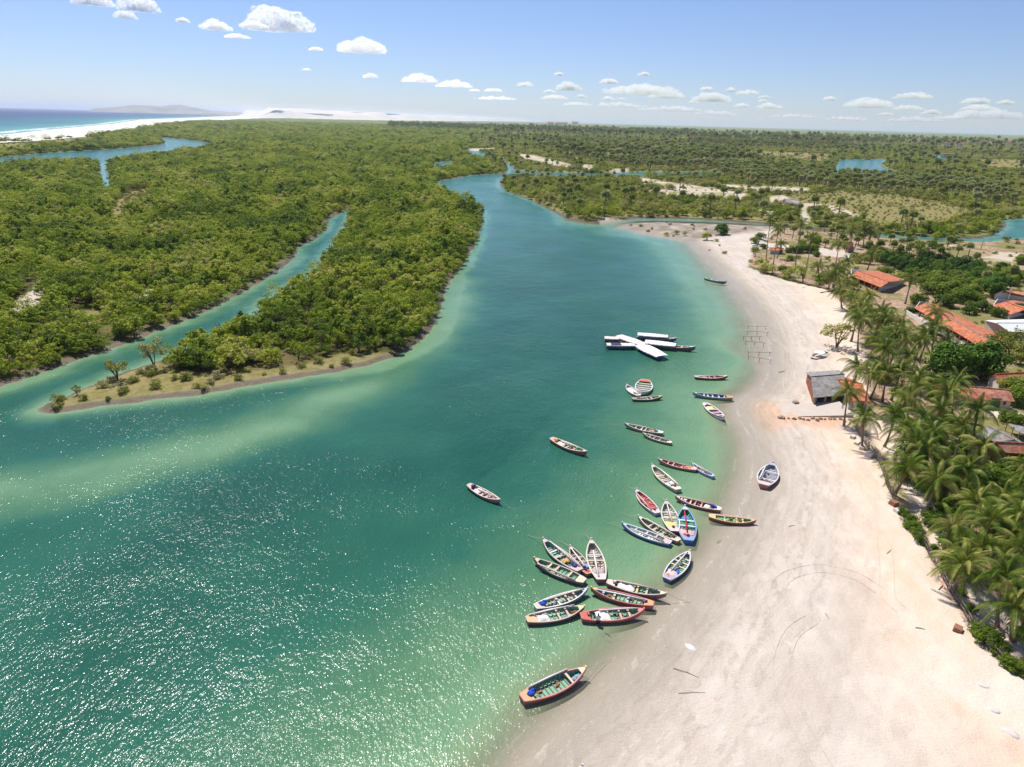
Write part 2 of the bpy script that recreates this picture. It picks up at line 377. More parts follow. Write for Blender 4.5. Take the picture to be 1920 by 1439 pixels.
# sand: damp grey by the water, pale pink-grey, peach by the trees
streak = nt.nodes.new('ShaderNodeMapping'); streak.inputs['Rotation'].default_value = (0, 0, R(-32)); streak.inputs['Scale'].default_value = (1, 0.16, 1)
nt.links.new(ps, streak.inputs[0])
nS = noise(nt, streak.outputs[0], 0.42, 9, 0.72)
nF = noise(nt, ps, 9.0, 3, 0.7)
nI = noise(nt, ps, 0.11, 7, 0.68)
nM = mth(nt, 'ADD', mth(nt, 'MULTIPLY', nS, 0.35), mth(nt, 'MULTIPLY', nI, 0.65))
dry = mixc(nt, smooth(nt, nM, 0.38, 0.62), lin('#c5b6a7'), lin('#d2c5b7'))
peach = mixc(nt, smooth(nt, nM, 0.38, 0.62), lin('#dfc2a8'), lin('#e1cfbe'))
pf = mth(nt, 'ADD', a_inl, mth(nt, 'MULTIPLY', mth(nt, 'SUBTRACT', nM, 0.5), 0.7))
dry = mixc(nt, smooth(nt, pf, 0.46, 0.80), dry, peach)
orange = mixc(nt, nS, lin('#cf9c78'), lin('#d9bda6'))
dry = mixc(nt, attr(nt, 'clay').outputs['Fac'], dry, orange)
white = mixc(nt, nB, lin('#b5a48f'), lin('#d2c4b2'))
white = mixc(nt, smooth(nt, nA, 0.48, 0.6, 0, .75), white, lin('#8c8a56'))
fars = smooth(nt, a_bd, 45.0, 75.0)
white = mixc(nt, smooth(nt, a_oc, -900.0, -500.0), white, mixc(nt, nC, lin('#ddd6cc'), lin('#e6e1da')))
dry = mixc(nt, fars, dry, white)
wetc = mixc(nt, nM, lin('#a09585'), lin('#afa393'))
wl_ = mth(nt, 'ADD', a_sd, mth(nt, 'MULTIPLY', mth(nt, 'SUBTRACT', nS, 0.5), 4.0))
wetf = smooth(nt, wl_, -0.5, 8.0)
bx = nt.nodes.new('ShaderNodeCombineXYZ'); nt.links.new(mth(nt, 'MULTIPLY', a_sd, 0.55), bx.inputs[0]); nt.links.new(mth(nt, 'MULTIPLY', nI, 4.0), bx.inputs[1]); nt.links.new(mth(nt, 'MULTIPLY', nS, 1.2), bx.inputs[2])
nT = noise(nt, bx.outputs[0], 1.6, 4, 0.65)
sandc = mixc(nt, wetf, wetc, dry)
bandz = mth(nt, 'MULTIPLY', smooth(nt, a_sd, 26.0, 8.0), smooth(nt, a_bd, 90.0, 60.0))
sandc = mixc(nt, mth(nt, 'MULTIPLY', smooth(nt, nT, 0.50, 0.66), mth(nt, 'MULTIPLY', bandz, 0.38)), sandc, lin('#9c8e7f'))
sandc = mixc(nt, mth(nt, 'MULTIPLY', smooth(nt, nT, 0.44, 0.36), mth(nt, 'MULTIPLY', bandz, 0.35)), sandc, lin('#ddd3c6'))
sandc = mixc(nt, mth(nt, 'MULTIPLY', smooth(nt, nF, 0.52, 0.75), 0.22), sandc, lin('#8f7d6a'))
specks = noise(nt, ps, 2.2, 6, 0.8)
sandc = mixc(nt, smooth(nt, specks, 0.65, 0.70, 0, 0.42), sandc, lin('#7d6a58'))
mud = mixc(nt, nB, lin('#6f6355'), lin('#998a7a'))
sandc = mixc(nt, attr(nt, 'mud').outputs['Fac'], sandc, mud)
plain = mixc(nt, smooth(nt, nC, 0.42, 0.58), mixc(nt, nB, lin('#7a7340'), lin('#9c8f60')), mixc(nt, nB, lin('#66702e'), lin('#8a8a4c')))
forest = mixc(nt, attr(nt, 'plain').outputs['Fac'], forest, plain)
c1 = mixc(nt, smooth(nt, mth(nt, 'ADD', a_vil, wob), -1.5, 1.5), vsoil, forest)
c2 = mixc(nt, smooth(nt, mth(nt, 'ADD', a_grass, wob), -1.5, 1.5), grass, c1)
c3 = mixc(nt, smooth(nt, mth(nt, 'ADD', a_sand, mth(nt, 'MULTIPLY', wob, 0.6)), -0.6, 1.2), sandc, c2)
# bare muddy lip along wooded banks
bankm = mixc(nt, nB, lin('#4a3d2c'), lin('#7a6a52'))
nb = mth(nt, 'MULTIPLY', smooth(nt, a_sd, 1.6, 0.6), smooth(nt, a_sand, 0.0, 3.0))
c4 = mixc(nt, nb, c3, bankm)
c5 = mixc(nt, smooth(nt, a_dune, -20.0, 40.0), mixc(nt, nC, lin('#d9d0c6'), lin('#e2dcd5')), c4)
# far canopy
nE = noise(nt, ps, 0.006, 6, 0.7)
canopy = mixc(nt, smooth(nt, nE, 0.35, 0.65), lin('#55622a'), lin('#7c8444'))
ff = mth(nt, 'MULTIPLY', smooth(nt, a_r, 4000.0, 5200.0), mth(nt, 'MULTIPLY', smooth(nt, a_sand, 10.0, 60.0), smooth(nt, a_dune, 0.0, 60.0)))
c6 = mixc(nt, ff, c5, canopy)
nt.links.new(c6, pr.inputs['Base Color'])
hb = mth(nt, 'ADD', nF, mth(nt, 'MULTIPLY', nD, 1.5))
nt.links.new(bump(nt, hb, 0.5, 0.14), pr.inputs['Normal'])
rw = smooth(nt, wl_, 0.0, 4.0, 0.35, 0.95); nt.links.new(rw, pr.inputs['Roughness'])

dv = seg_dist(GX, GY, G([(1545, 545), (1600, 610), (1625, 700), (1600, 795), (1640, 872), (1665, 925), (1722, 1020), (1760, 1110), (1815, 1190), (1855, 1245), (1915, 1295), (2100, 1420)]), closed=False)[0]
INL = inl / (inl + dv + 1e-3)
cl = sdist(GX, GY, G([(1375, 742), (1400, 740), (1440, 752), (1560, 785), (1600, 800), (1560, 812), (1480, 800), (1440, 815), (1400, 800), (1385, 775)]))
CLAY = np.clip(0.5 - cl / 3, 0, 1)
mu = sdist(GX, GY, G([(1165, 418), (1306, 416), (1427, 421), (1452, 430), (1420, 442), (1330, 447), (1300, 452), (1240, 440), (1180, 430)]))
MUD = np.clip(0.5 - mu / 6, 0, 1) * (0.75 + 0.45 * fbm(GX, GY, 14, 2, 4))
PLA = np.clip(.5 - sdist(GX, GY, G([(1000, 232.5), (1400, 243), (3000, 286), (3600, 700), (2000, 452), (1600, 434), (1055, 404), (980, 372), (938, 345), (945, 332), (900, 300), (880, 262)])) / 12, 0, 1)
keep = (SD > -60) | (RF > 1e9)
me = grid_mesh('ground', GX, GY, Z, keep, dict(sd=SD, sand=SAND, grass=GRS, vil=VIL, inl=INL, dune=DUN, rng=RF, clay=CLAY, mud=np.clip(MUD, 0, 1), bd=BD, plain=PLA, oc=np.clip(OC, -3000, 3000)))
tag(link('ground', me, m_ground), kind='structure')

# --- water
# depth field: gentle off the beach, steeper off the wooded banks, with pale shoals
dep_b = np.clip(-SD, 0, None)
bdist = BD
steep = np.clip((bdist - 35) / 35, 0, 1)
DEP = dep_b * (0.075 * (1 - steep) + 0.42 * steep)
DEP0 = dep_b * (0.075 * (1 - steep) + 0.9 * steep)
def shoal(pts, width, amt):
    global DEP
    d, _ = seg_dist(GX, GY, G(pts), closed=False)
    DEP = DEP - amt * np.exp(-(d / width) ** 2)
DEP = np.minimum(DEP, 2.7 + 0.5 * fbm(GX, GY, 60, 3, 12))
shoal([(-400, 1010), (-150, 955), (0, 918), (172, 883), (401, 826), (573, 769), (716, 711), (800, 660), (850, 600), (880, 530)], 7.5, 1.2)
shoal([(-400, 1010), (-150, 955), (0, 905), (172, 870), (401, 815), (573, 762), (716, 706)], 9.0, .5)
shoal([(-300, 1130), (0, 975), (200, 915), (400, 860), (550, 805)], 5.0, 0.7)
shoal([(-100, 770), (0, 738), (120, 703), (240, 668), (340, 628), (430, 588), (520, 540), (580, 480)], 4.0, .9)
shoal([(820, 640), (850, 560), (880, 500), (905, 440)], 5.0, .7)
shoal([(1180, 425), (1230, 450), (1290, 500), (1340, 560), (1390, 640)], 11.0, .7)
shoal([(1010, 420), (1080, 440), (1180, 436)], 12.0, 0.4)
shoal([(1100, 400), (1040, 380)], 8.0, 0.2)
shoal([(900, 345), (960, 350)], 30.0, 0.6)
shoal([(1300, 410), (1500, 430), (1700, 446), (1850, 450)], 12.0, 0.8)
DEP = DEP * (1 - .42 * np.clip((RF - 200) / 260, 0, 1))
DEP = np.where(SD < 0, np.maximum(DEP, np.minimum(DEP0 * 0.6, 0.62)), 0)
DEP = DEP + np.where(SD < 0, 0.16 * fbm(GX, GY, 23, 3, 14) * np.clip(DEP, 0, 1), 0)
OC, OCi = seg_dist(GX, GY, OCEAN); OC = np.where(OCi, OC, -OC)
m_water, nt, out = new_mat('river_water')
ps = pos(nt)
d_ = attr(nt, 'dep').outputs['Fac']; rg = attr(nt, 'rng').outputs['Fac']
nW = noise(nt, ps, 0.045, 4, 0.6, 0.4); nW2 = noise(nt, ps, 0.35, 4, 0.6)
dd = mth(nt, 'ADD', d_, mth(nt, 'MULTIPLY', mth(nt, 'MULTIPLY', mth(nt, 'SUBTRACT', nW, 0.5), 0.9), smooth(nt, d_, 0.3, 1.6)))
dd = mth(nt, 'ADD', dd, mth(nt, 'MULTIPLY', mth(nt, 'MULTIPLY', mth(nt, 'SUBTRACT', nW2, 0.5), 0.25), smooth(nt, d_, 0.2, 1.0)))
fr = mth(nt, 'DIVIDE', dd, 4.0)
near_c = ramp(nt, fr, [(0.0, lin('#aea083')), (0.06, lin('#97a07c')), (0.15, lin('#70936f')), (0.30, lin('#527b5b')), (0.52, lin('#2d6350')), (0.78, lin('#1e5244')), (1.0, lin('#1a493e'))])
far_c = ramp(nt, fr, [(0.0, lin('#b0a488')), (0.06, lin('#86a890')), (0.16, lin('#5d9282')), (0.32, lin('#2f7668')), (0.6, lin('#1f5e53')), (1.0, lin('#19504b'))])
wc = mixc(nt, smooth(nt, rg, 130.0, 420.0), near_c, far_c)
oc = attr(nt, 'oc').outputs['Fac']
ocn = mth(nt, 'ADD', mth(nt, 'DIVIDE', oc, 1700.0), mth(nt, 'MULTIPLY', mth(nt, 'SUBTRACT', noise(nt, ps, 0.0012, 3), 0.5), 0.25))
ocean_c = ramp(nt, ocn, [(0.0, lin('#5f9c9a')), (0.10, lin('#397485')), (0.35, lin('#234f74')), (0.7, lin('#153b70')), (1.0, lin('#103066'))])
surf = noise(nt, ps, 0.02, 3, 0.6)
foam = mth(nt, 'MULTIPLY', smooth(nt, mth(nt, 'ABSOLUTE', mth(nt, 'SUBTRACT', mth(nt, 'ADD', oc, mth(nt, 'MULTIPLY', surf, 80.0)), 75.0)), 22.0, 6.0), smooth(nt, surf, 0.42, 0.55))
ocean_c = mixc(nt, mth(nt, 'MULTIPLY', foam, smooth(nt, oc, 0.0, 8.0)), ocean_c, (0.8, 0.82, 0.82))
wc = mixc(nt, smooth(nt, oc, -60.0, -20.0), wc, ocean_c); spec_ = smooth(nt, oc, -60.0, -20.0, 0.24, 0.0)
pw = nt.nodes.new('ShaderNodeBsdfPrincipled'); pw.inputs['Roughness'].default_value = 0.155; pw.inputs['IOR'].default_value = 1.33; SPEC = pw.inputs['Specular IOR Level']
nt.links.new(wc, pw.inputs['Base Color'])
mp = nt.nodes.new('ShaderNodeMapping'); mp.inputs['Rotation'].default_value = (0, 0, R(25)); mp.inputs['Scale'].default_value = (1, 0.55, 1); nt.links.new(ps, mp.inputs[0])
w1 = noise(nt, mp.outputs[0], 0.8, 2, 0.6, 0.3); w2 = noise(nt, mp.outputs[0], 3.0, 2, 0.6); w3 = noise(nt, ps, 0.16, 2, 0.5)
hh = mth(nt, 'ADD', mth(nt, 'MULTIPLY', w1, 0.20), mth(nt, 'ADD', mth(nt, 'MULTIPLY', w2, 0.16), mth(nt, 'MULTIPLY', w3, 0.3)))
nt.links.new(spec_, SPEC)
patch = smooth(nt, noise(nt, ps, 0.03, 3, 0.6), 0.35, 0.65, 0.55, 1.1)
calm = mth(nt, 'MULTIPLY', smooth(nt, d_, 0.0, 0.8, 0.45, 1.0), patch)
hh = mth(nt, 'MULTIPLY', hh, calm)
nt.links.new(bump(nt, hh, 1.0, 1.0), pw.inputs['Normal'])
tr = nt.nodes.new('ShaderNodeBsdfTransparent'); mx = nt.nodes.new('ShaderNodeMixShader')
al = smooth(nt, d_, 0.0, 0.55, 0.0, 1.0)
al = mth(nt, 'MAXIMUM', al, smooth(nt, oc, -60.0, -20.0))
od = nt.nodes.new('ShaderNodeBsdfDiffuse'); nt.links.new(wc, od.inputs[0]); og = nt.nodes.new('ShaderNodeBsdfGlossy'); og.inputs['Roughness'].default_value = .35; om = nt.nodes.new('ShaderNodeMixShader'); om.inputs[0].default_value = .06
nt.links.new(od.outputs[0], om.inputs[1]); nt.links.new(og.outputs[0], om.inputs[2]); oo = nt.nodes.new('ShaderNodeMixShader'); nt.links.new(smooth(nt, oc, -60.0, -20.0), oo.inputs[0]); nt.links.new(pw.outputs[0], oo.inputs[1]); nt.links.new(om.outputs[0], oo.inputs[2])
nt.links.new(al, mx.inputs[0]); nt.links.new(tr.outputs[0], mx.inputs[1]); nt.links.new(oo.outputs[0], mx.inputs[2]); nt.links.new(mx.outputs[0], out.inputs[0])
isoc = OC > -100
wk = (SD < 1.0)
OCa = np.clip(OC, -500, 9000)
me = grid_mesh('river', GX, GY, np.zeros_like(GX), wk & ~isoc, dict(dep=DEP, rng=RF, oc=OCa))
tag(link('river', me, m_water), kind='structure')
me = grid_mesh('ocean', GX, GY, np.zeros_like(GX), wk & isoc, dict(dep=DEP, rng=RF, oc=OCa))
tag(link('ocean', me, m_water), kind='structure')
# ------------------------------------------------------------------ vegetation: materials
def leaf_mat(name, stops, rndw=0.5, patch_scale=0.02, trans=0.30, rough=0.55):
    m, nt, out = new_mat(name)
    oi = nt.nodes.new('ShaderNodeObjectInfo'); ps = pos(nt)
    n = noise(nt, ps, patch_scale, 3, 0.6); n2 = noise(nt, ps, 0.75, 3, 0.65)
    v = mth(nt, 'ADD', mth(nt, 'MULTIPLY', oi.outputs['Random'], rndw), mth(nt, 'MULTIPLY', smooth(nt, n, 0.38, 0.62), 1 - rndw))
    v = mth(nt, 'ADD', v, mth(nt, 'MULTIPLY', mth(nt, 'SUBTRACT', n2, 0.5), 1.1), clamp=True)
    c = ramp(nt, v, stops)
    p = nt.nodes.new('ShaderNodeBsdfPrincipled'); nt.links.new(c, p.inputs['Base Color']); p.inputs['Roughness'].default_value = rough
    p.inputs['Specular IOR Level'].default_value = 0.16
    t = nt.nodes.new('ShaderNodeBsdfTranslucent'); nt.links.new(mixc(nt, 0.25, c, (0.25, 0.32, 0.02)), t.inputs[0])
    x = nt.nodes.new('ShaderNodeMixShader'); x.inputs[0].default_value = trans
    nt.links.new(p.outputs[0], x.inputs[1]); nt.links.new(t.outputs[0], x.inputs[2]); nt.links.new(x.outputs[0], out.inputs[0])
    return m
m_mang = leaf_mat('mangrove_leaves', [(0.0, lin('#4a6410')), (0.22, lin('#6d8514')), (0.48, lin('#91a21e')), (0.70, lin('#afb732')), (0.9, lin('#c8c65a')), (1.0, lin('#c0b67c'))], patch_scale=0.03, trans=.36)
m_scrub = leaf_mat('scrub_leaves', [(0.0, lin('#5f6c22')), (0.35, lin('#828730')), (0.6, lin('#a0a048')), (0.85, lin('#b8b266')), (1.0, lin('#b8a980'))])
m_dark = leaf_mat('broad_leaves', [(0.0, lin('#2c4c10')), (0.5, lin('#46691a')), (1.0, lin('#618526'))], trans=0.25)
m_bright = leaf_mat('bright_leaves', [(0.0, lin('#4c6614')), (0.5, lin('#6f8622')), (1.0, lin('#98a240'))])
m_coco = leaf_mat('coconut_fronds', [(0.0, lin('#465f18')), (0.4, lin('#667b28')), (0.75, lin('#8c9140')), (1.0, lin('#b5aa66'))], rndw=0.35, patch_scale=0.5, trans=0.22)
m_fan = leaf_mat('fan_palm_leaves', [(0.0, lin('#717c36')), (0.5, lin('#98a05c')), (1.0, lin('#bdbd90'))], rndw=0.6)
m_dry = leaf_mat('dry_fronds', [(0.0, lin('#7a5f3c')), (1.0, lin('#a88d5e'))])
m_trunk = paint('palm_trunk_bark', lin('#8d7a6c'), 0.9, 0.25, 3.0, bmp=0.4, stretch=(1, 1, 3))
m_bark = paint('bark', lin('#6e5d4e'), 0.9, 0.25, 3.0)
m_nut = paint('coconut_husk', lin('#8a7a2c'), 0.6, 0.3, 6.0)

# ------------------------------------------------------------------ vegetation: shapes
def leafcloud(rg, R_, Hc, base, nl, per, size, flat=0.75, zlo=0.62, lob=(0.34, 0.5)):
    """crown of leaf clumps spread over overlapping lobes"""
    vs = []; fs = []
    lobes = []
    for i in range(nl):
        t = rg.uniform(0, 2 * math.pi); q = math.sqrt(rg.uniform(0, 1)) * (1 - lob[0])
        top = 1 - 0.62 * q ** 2
        r = R_ * rg.uniform(*lob)
        lobes.append((Vector((math.cos(t) * q * R_, math.sin(t) * q * R_, base + Hc * top * rg.uniform(zlo, 1.0) - r * flat * 0.6)), r))
    for c, r in lobes:
        for k in range(per):
            z = rg.uniform(-0.55, 1); a = rg.uniform(0, 2 * math.pi); s = math.sqrt(max(0, 1 - z * z))
            n = Vector((s * math.cos(a), s * math.sin(a), z)); rad = r * rg.uniform(0.72, 1.08)
            p = c + Vector((n.x * rad, n.y * rad, n.z * rad * flat))
            if p.z < 0.15: continue
            d = (n + Vector((rg.uniform(-1, 1), rg.uniform(-1, 1), rg.uniform(-0.4, 1.3))) * 0.70 + Vector((0, 0, 0.35))).normalized()
            e1 = d.orthogonal().normalized(); e1 = (Matrix.Rotation(rg.uniform(0, 6.28), 3, d) @ e1); e2 = d.cross(e1)
            w = size * rg.uniform(0.55, 1.25); h = w * rg.uniform(0.5, 0.9); b = len(vs)
            vs += [p - e1 * w * .5, p - e2 * h * .5 + d * h * .12, p + e1 * w * .5, p + e2 * h * .5 + d * h * .12]
            fs.append((b, b + 1, b + 2, b + 3))
    return vs, fs
def crown_mesh(name, seed, **k):
    vs, fs = leafcloud(random.Random(seed), **k)
    m = MB(); m.add(vs, fs); return m.mesh(name)
def stems_mesh(name, seed, n, h, spread, r):
    rg = random.Random(seed); m = MB()
    for i in range(n):
        t = rg.uniform(0, 6.28); e = spread * rg.uniform(0.4, 1); pts = []
        for j in range(5):
            f = j / 4; pts.append((math.cos(t) * e * f ** 1.4 + rg.uniform(-.1, .1) * f, math.sin(t) * e * f ** 1.4 + rg.uniform(-.1, .1) * f, h * f - 0.15))
        m.tube(pts, [r * (1 - 0.75 * j / 4) for j in range(5)], 5)
        if h > 2:
            for q in range(2):
                f = rg.uniform(.4, .7); t2 = t + rg.uniform(-1.3, 1.3); b = Vector((math.cos(t) * e * f ** 1.4, math.sin(t) * e * f ** 1.4, h * f - 0.15))
                m.tube([b, b + Vector((math.cos(t2) * spread * .5, math.sin(t2) * spread * .5, h * .25))], [r * .45, r * .15], 4)
    return m.mesh(name, True)
def coco_crown(name, seed, nf=20, L=4.3, droop=1.0):
    rg = random.Random(seed); m = MB(); wind = Vector((-0.45, -0.25, 0))
    for i in range(nf):
        a = i * 2.39996 + rg.uniform(-.25, .25); f = i / nf
        elev = R(78 - 98 * f + rg.uniform(-9, 9)); ln = L * rg.uniform(0.88, 1.1) * (0.8 if f < 0.12 else 1)
        d = Vector((math.cos(a) * math.cos(elev), math.sin(a) * math.cos(elev), math.sin(elev)))
        p = Vector((math.cos(a) * .12, math.sin(a) * .12, 0.15 - 0.25 * f)); pts = [p.copy()]; n = 15; st = ln / n
        for j in range(n):
            d = (d + Vector((0, 0, (-0.085 - 0.085 * j / n * (1.4 if f < .5 else 1)) * droop)) + wind * 0.05 * (j / n)).normalized()
            p = p + d * st; pts.append(p.copy())
        m.tube(pts, [0.055 * (1 - .85 * j / n) for j in range(n + 1)], 3, cap=False)
        twist = rg.uniform(-.35, .35)
        for j in range(2, int(1.8 * n) + 1):
            u = j / 1.8; k = min(int(u), n - 1); q = pts[k].lerp(pts[k + 1], u - k); t = (pts[k + 1] - pts[k]).normalized()
            side = t.cross(Vector((0, 0, 1)))
            if side.length < .05: side = Vector((-math.sin(a), math.cos(a), 0))
            side.normalize(); upv = side.cross(t)
            fr = u / n; w = 0.98 * math.sin(math.pi * min(1, 0.16 + 0.84 * fr)) ** 0.6 * (1 - .45 * fr) * rg.uniform(.85, 1.1)
            for s in (-1, 1):
                o = (side * s * math.cos(0.5 + twist * s) - upv * math.sin(0.5 + twist * s) * 1.0 + t * 0.55).normalized()
                mid = q + o * w * .5 + Vector((0, 0, -0.03)); tip = q + o * w + Vector((0, 0, -0.42 * w)); hw = t * 0.048
                m.add([q - hw, q + hw, mid + hw * .9, tip, mid - hw * .9], [(0, 1, 2, 4), (4, 2, 3)])
    return m.mesh(name)
def coco_dry(name, seed):
    rg = random.Random(seed); m = MB()
    for i in range(5):
        a = rg.uniform(0, 6.28); pts = [Vector((math.cos(a) * (.15 + .5 * j / 5), math.sin(a) * (.15 + .5 * j / 5), -0.1 - 2.3 * (j / 5) ** 1.2)) for j in range(6)]
        for j in range(5):
            for s in (-1, 1):
                sd_ = Vector((-math.sin(a), math.cos(a), 0)) * s; w = .42 * (1 - j / 7)
                m.add([pts[j], pts[j + 1], pts[j + 1] + sd_ * w + Vector((0, 0, -.45))], [(0, 1, 2)])
    for k in range(rg.randint(4, 7)):
        a = rg.uniform(0, 6.28); m.blob((math.cos(a) * .33, math.sin(a) * .33, -0.25 - rg.uniform(0, .25)), .15, 5, 4, 0, k)
    return m.mesh(name)
def coco_trunk(name, seed, h, lean):
    rg = random.Random(seed); m = MB(); a = rg.uniform(0, 6.28); pts = []; rad = []
    for j in range(11):
        f = j / 10; o = lean * (1 - f) ** 2
        pts.append((math.cos(a) * o, math.sin(a) * o, h * f - 0.2 * (1 - f) - h)); rad.append(0.17 + 0.17 * (1 - f) ** 5 - 0.03 * f + (0.008 if j % 2 else 0))
    m.tube(pts, rad, 8); return m.mesh(name, True)
def fan_crown(name, seed, nf=30, rad=1.5):
    rg = random.Random(seed); m = MB()
    for i in range(nf):
        z = 1 - 1.55 * (i + .5) / nf; a = i * 2.39996 + rg.uniform(-.2, .2); s = math.sqrt(max(0, 1 - z * z))
        d = Vector((s * math.cos(a), s * math.sin(a), z)).normalized(); L = rad * rg.uniform(.5, .62)
        p = d * L; m.tube([(0, 0, 0), p], [.03, .02], 3, False)
        sd_ = d.cross(Vector((0, 0, 1)))
        if sd_.length < .05: sd_ = Vector((1, 0, 0))
        sd_.normalize(); upv = sd_.cross(d); B = rad * rg.uniform(.55, .7)
        for k in range(11):
            t = R(-125 + 25 * k); o = (d * math.cos(t) + sd_ * math.sin(t)).normalized()
            q = p + o * B * (1 if k % 2 else .88) + upv * 0.10 * rg.uniform(-1, 1.2) - Vector((0, 0, .12)); n = upv * 0 + (d * -math.sin(t) + sd_ * math.cos(t)) * .12
            m.add([p, p + o * B * .55 + n, q, p + o * B * .55 - n], [(0, 1, 2, 3)])
    return m.mesh(name)
def fan_trunk(name, seed, h):
    rg = random.Random(seed); m = MB(); a = rg.uniform(0, 6.28); l = rg.uniform(0, .5)
    m.tube([(math.cos(a) * l * (1 - j / 6) ** 2, math.sin(a) * l * (1 - j / 6) ** 2, -h - .2 + (h + .2) * j / 6) for j in range(7)], [.2 - .012 * j for j in range(7)], 7)
    return m.mesh(name, True)

# a kind = list of (crown mesh, crown material, trunk mesh, trunk material, extra parts)
KINDS = {}
def kind(name, crowns, cm, trunks, tm):
    for me in crowns: me.materials.append(cm)
    for me in trunks: me.materials.append(tm)
    KINDS[name] = (crowns, trunks)
MV = [dict(R_=3.2, Hc=4.3, base=.5, nl=26, per=52, size=.50, zlo=.45, flat=.75, lob=(.16, .36)), dict(R_=3.7, Hc=3.9, base=.3, nl=34, per=42, size=.46, zlo=.35, flat=.65, lob=(.12, .30)), dict(R_=2.7, Hc=5.4, base=.6, nl=22, per=50, size=.48, zlo=.40, flat=.9, lob=(.16, .38)),
      dict(R_=3.4, Hc=4.8, base=.4, nl=30, per=30, size=.44, zlo=.30, flat=.8, lob=(.12, .28)), dict(R_=3.0, Hc=3.6, base=.2, nl=20, per=60, size=.42, zlo=.5, flat=.7, lob=(.22, .42)), dict(R_=3.1, Hc=5.8, base=1.2, nl=18, per=24, size=.42, zlo=.45, flat=.7, lob=(.14, .26))]
kind('mangrove', [crown_mesh('mangrove_crown', 100 + i, **MV[i]) for i in range(6)], m_mang,
     [stems_mesh('mangrove_stems', 150 + i, 5, 4.2, 1.9, .13) for i in range(6)], m_bark)
kind('shrub', [crown_mesh('shrub_crown', 200 + i, R_=1.9, Hc=2.1, base=.0, nl=9, per=50, size=.38, zlo=.3, flat=.8) for i in range(4)], m_scrub,
     [stems_mesh('shrub_stems', 250 + i, 4, 1.2, .9, .05) for i in range(4)], m_bark)
kind('scrubtree', [crown_mesh('scrub_crown', 300 + i, R_=2.6, Hc=3.4, base=.3, nl=12, per=50, size=.48, zlo=.35, flat=.8) for i in range(4)], m_scrub,
     [stems_mesh('scrub_stems', 350 + i, 3, 2.9, 1.3, .12) for i in range(4)], m_bark)
kind('broad', [crown_mesh('broad_crown', 400 + i, R_=4.2, Hc=6.0, base=.2, nl=36, per=120, size=.5, zlo=.3, flat=.9, lob=(.22, .36)) for i in range(3)], m_dark,
     [stems_mesh('broad_stems', 450 + i, 4, 4.5, 2.0, .25) for i in range(3)], m_bark)
kind('leafy', [crown_mesh('leafy_crown', 500 + i, R_=3.4, Hc=4.2, base=.1, nl=24, per=90, size=.48, zlo=.28, flat=.8, lob=(.25, .42)) for i in range(3)], m_bright,
     [stems_mesh('leafy_stems', 550 + i, 3, 3.2, 1.7, .17) for i in range(3)], m_bark)
kind('sparse', [crown_mesh('sparse_crown', 600 + i, R_=3.0, Hc=4.2, base=1.3, nl=20, per=36, size=.40, zlo=.4, flat=.7, lob=(.2, .34)) for i in range(3)], m_scrub,
     [stems_mesh('sparse_stems', 650 + i, 7, 4.2, 2.3, .12) for i in range(3)], m_bark)
kind('fanpalm', [fan_crown('fan_crown', 700 + i) for i in range(4)], m_fan, [fan_trunk('fan_trunk', 750 + i, 4.6) for i in range(4)], m_trunk)
kind('coconut', [coco_crown('coconut_crown', 800 + i, 20 + i % 4, 4.0 + .25 * (i % 3)) for i in range(6)], m_coco, [coco_trunk('coconut_trunk', 850 + i, 10.0, .9) for i in range(6)], m_trunk)
coco_extra = [coco_dry('coconut_cluster', 880 + i) for i in range(3)]
for me_ in coco_extra: me_.materials.append(m_dry)

NAMEOF = dict(mangrove='mangrove_tree', shrub='shrub', scrubtree='scrub_tree', broad='broadleaf_tree', leafy='leafy_tree', sparse='sparse_tree', fanpalm='fan_palm', coconut='coconut_palm')
CATOF = dict(mangrove='mangrove tree', shrub='shrub', scrubtree='tree', broad='tree', leafy='tree', sparse='tree', fanpalm='palm tree', coconut='palm tree')
FIRST = {}
def ground_z(x, y):
    # nearest grid sample of the ground mesh
    a_ = math.atan2(x, y); r_ = math.hypot(x, y)
    i = int(round((a_ - az[0]) / (az[1] - az[0]))); j = int(round((math.log(r_) - math.log(14)) / (math.log(60000) - math.log(14)) * (NR - 1)))
    return float(Z[max(0, min(NR - 1, j)) * NA + max(0, min(NA - 1, i))])
def plant(k, x, y, s=1.0, rz=None, label=None, group=None, v=None, h=None, z=None, sz=None, trunk_h=None):
    """one tree: Empty at its foot, children trunk and crown"""
    crowns, trunks = KINDS[k]
    if v is None: v = random.randrange(len(crowns))
    v %= len(crowns)
    if rz is None: rz = random.uniform(0, 6.28)
    if z is None: z = ground_z(x, y)
    root = empty(NAMEOF[k], (x, y, z), rz)
    tag(root, label, CATOF[k], group)
    if k in ('coconut', 'fanpalm'):
        hh = trunk_h if trunk_h else (4.6 * s if k == 'fanpalm' else 10.0)
        base = 4.6 if k == 'fanpalm' else 10.0
        t = link('trunk', trunks[v], None, root); t.location = (0, 0, hh); t.scale = (s, s, hh / base)
        c = link('crown', crowns[v], None, root); c.location = (0, 0, hh + .05); c.scale = (s, s, s)
        if k == 'coconut' and s > 0.7:
            e = link('dry_fronds', coco_extra[v % 3], None, root); e.location = (0, 0, hh); e.scale = (s, s, s)
    else:
        t = link('trunk', trunks[v], None, root); c = link('crown', crowns[v], None, root)
        sz_ = sz if sz else s
        t.scale = (s, s, sz_); c.scale = (s, s, sz_)
        t.location.z = -0.05
    FIRST.setdefault((k, v), (c, t))
    return root

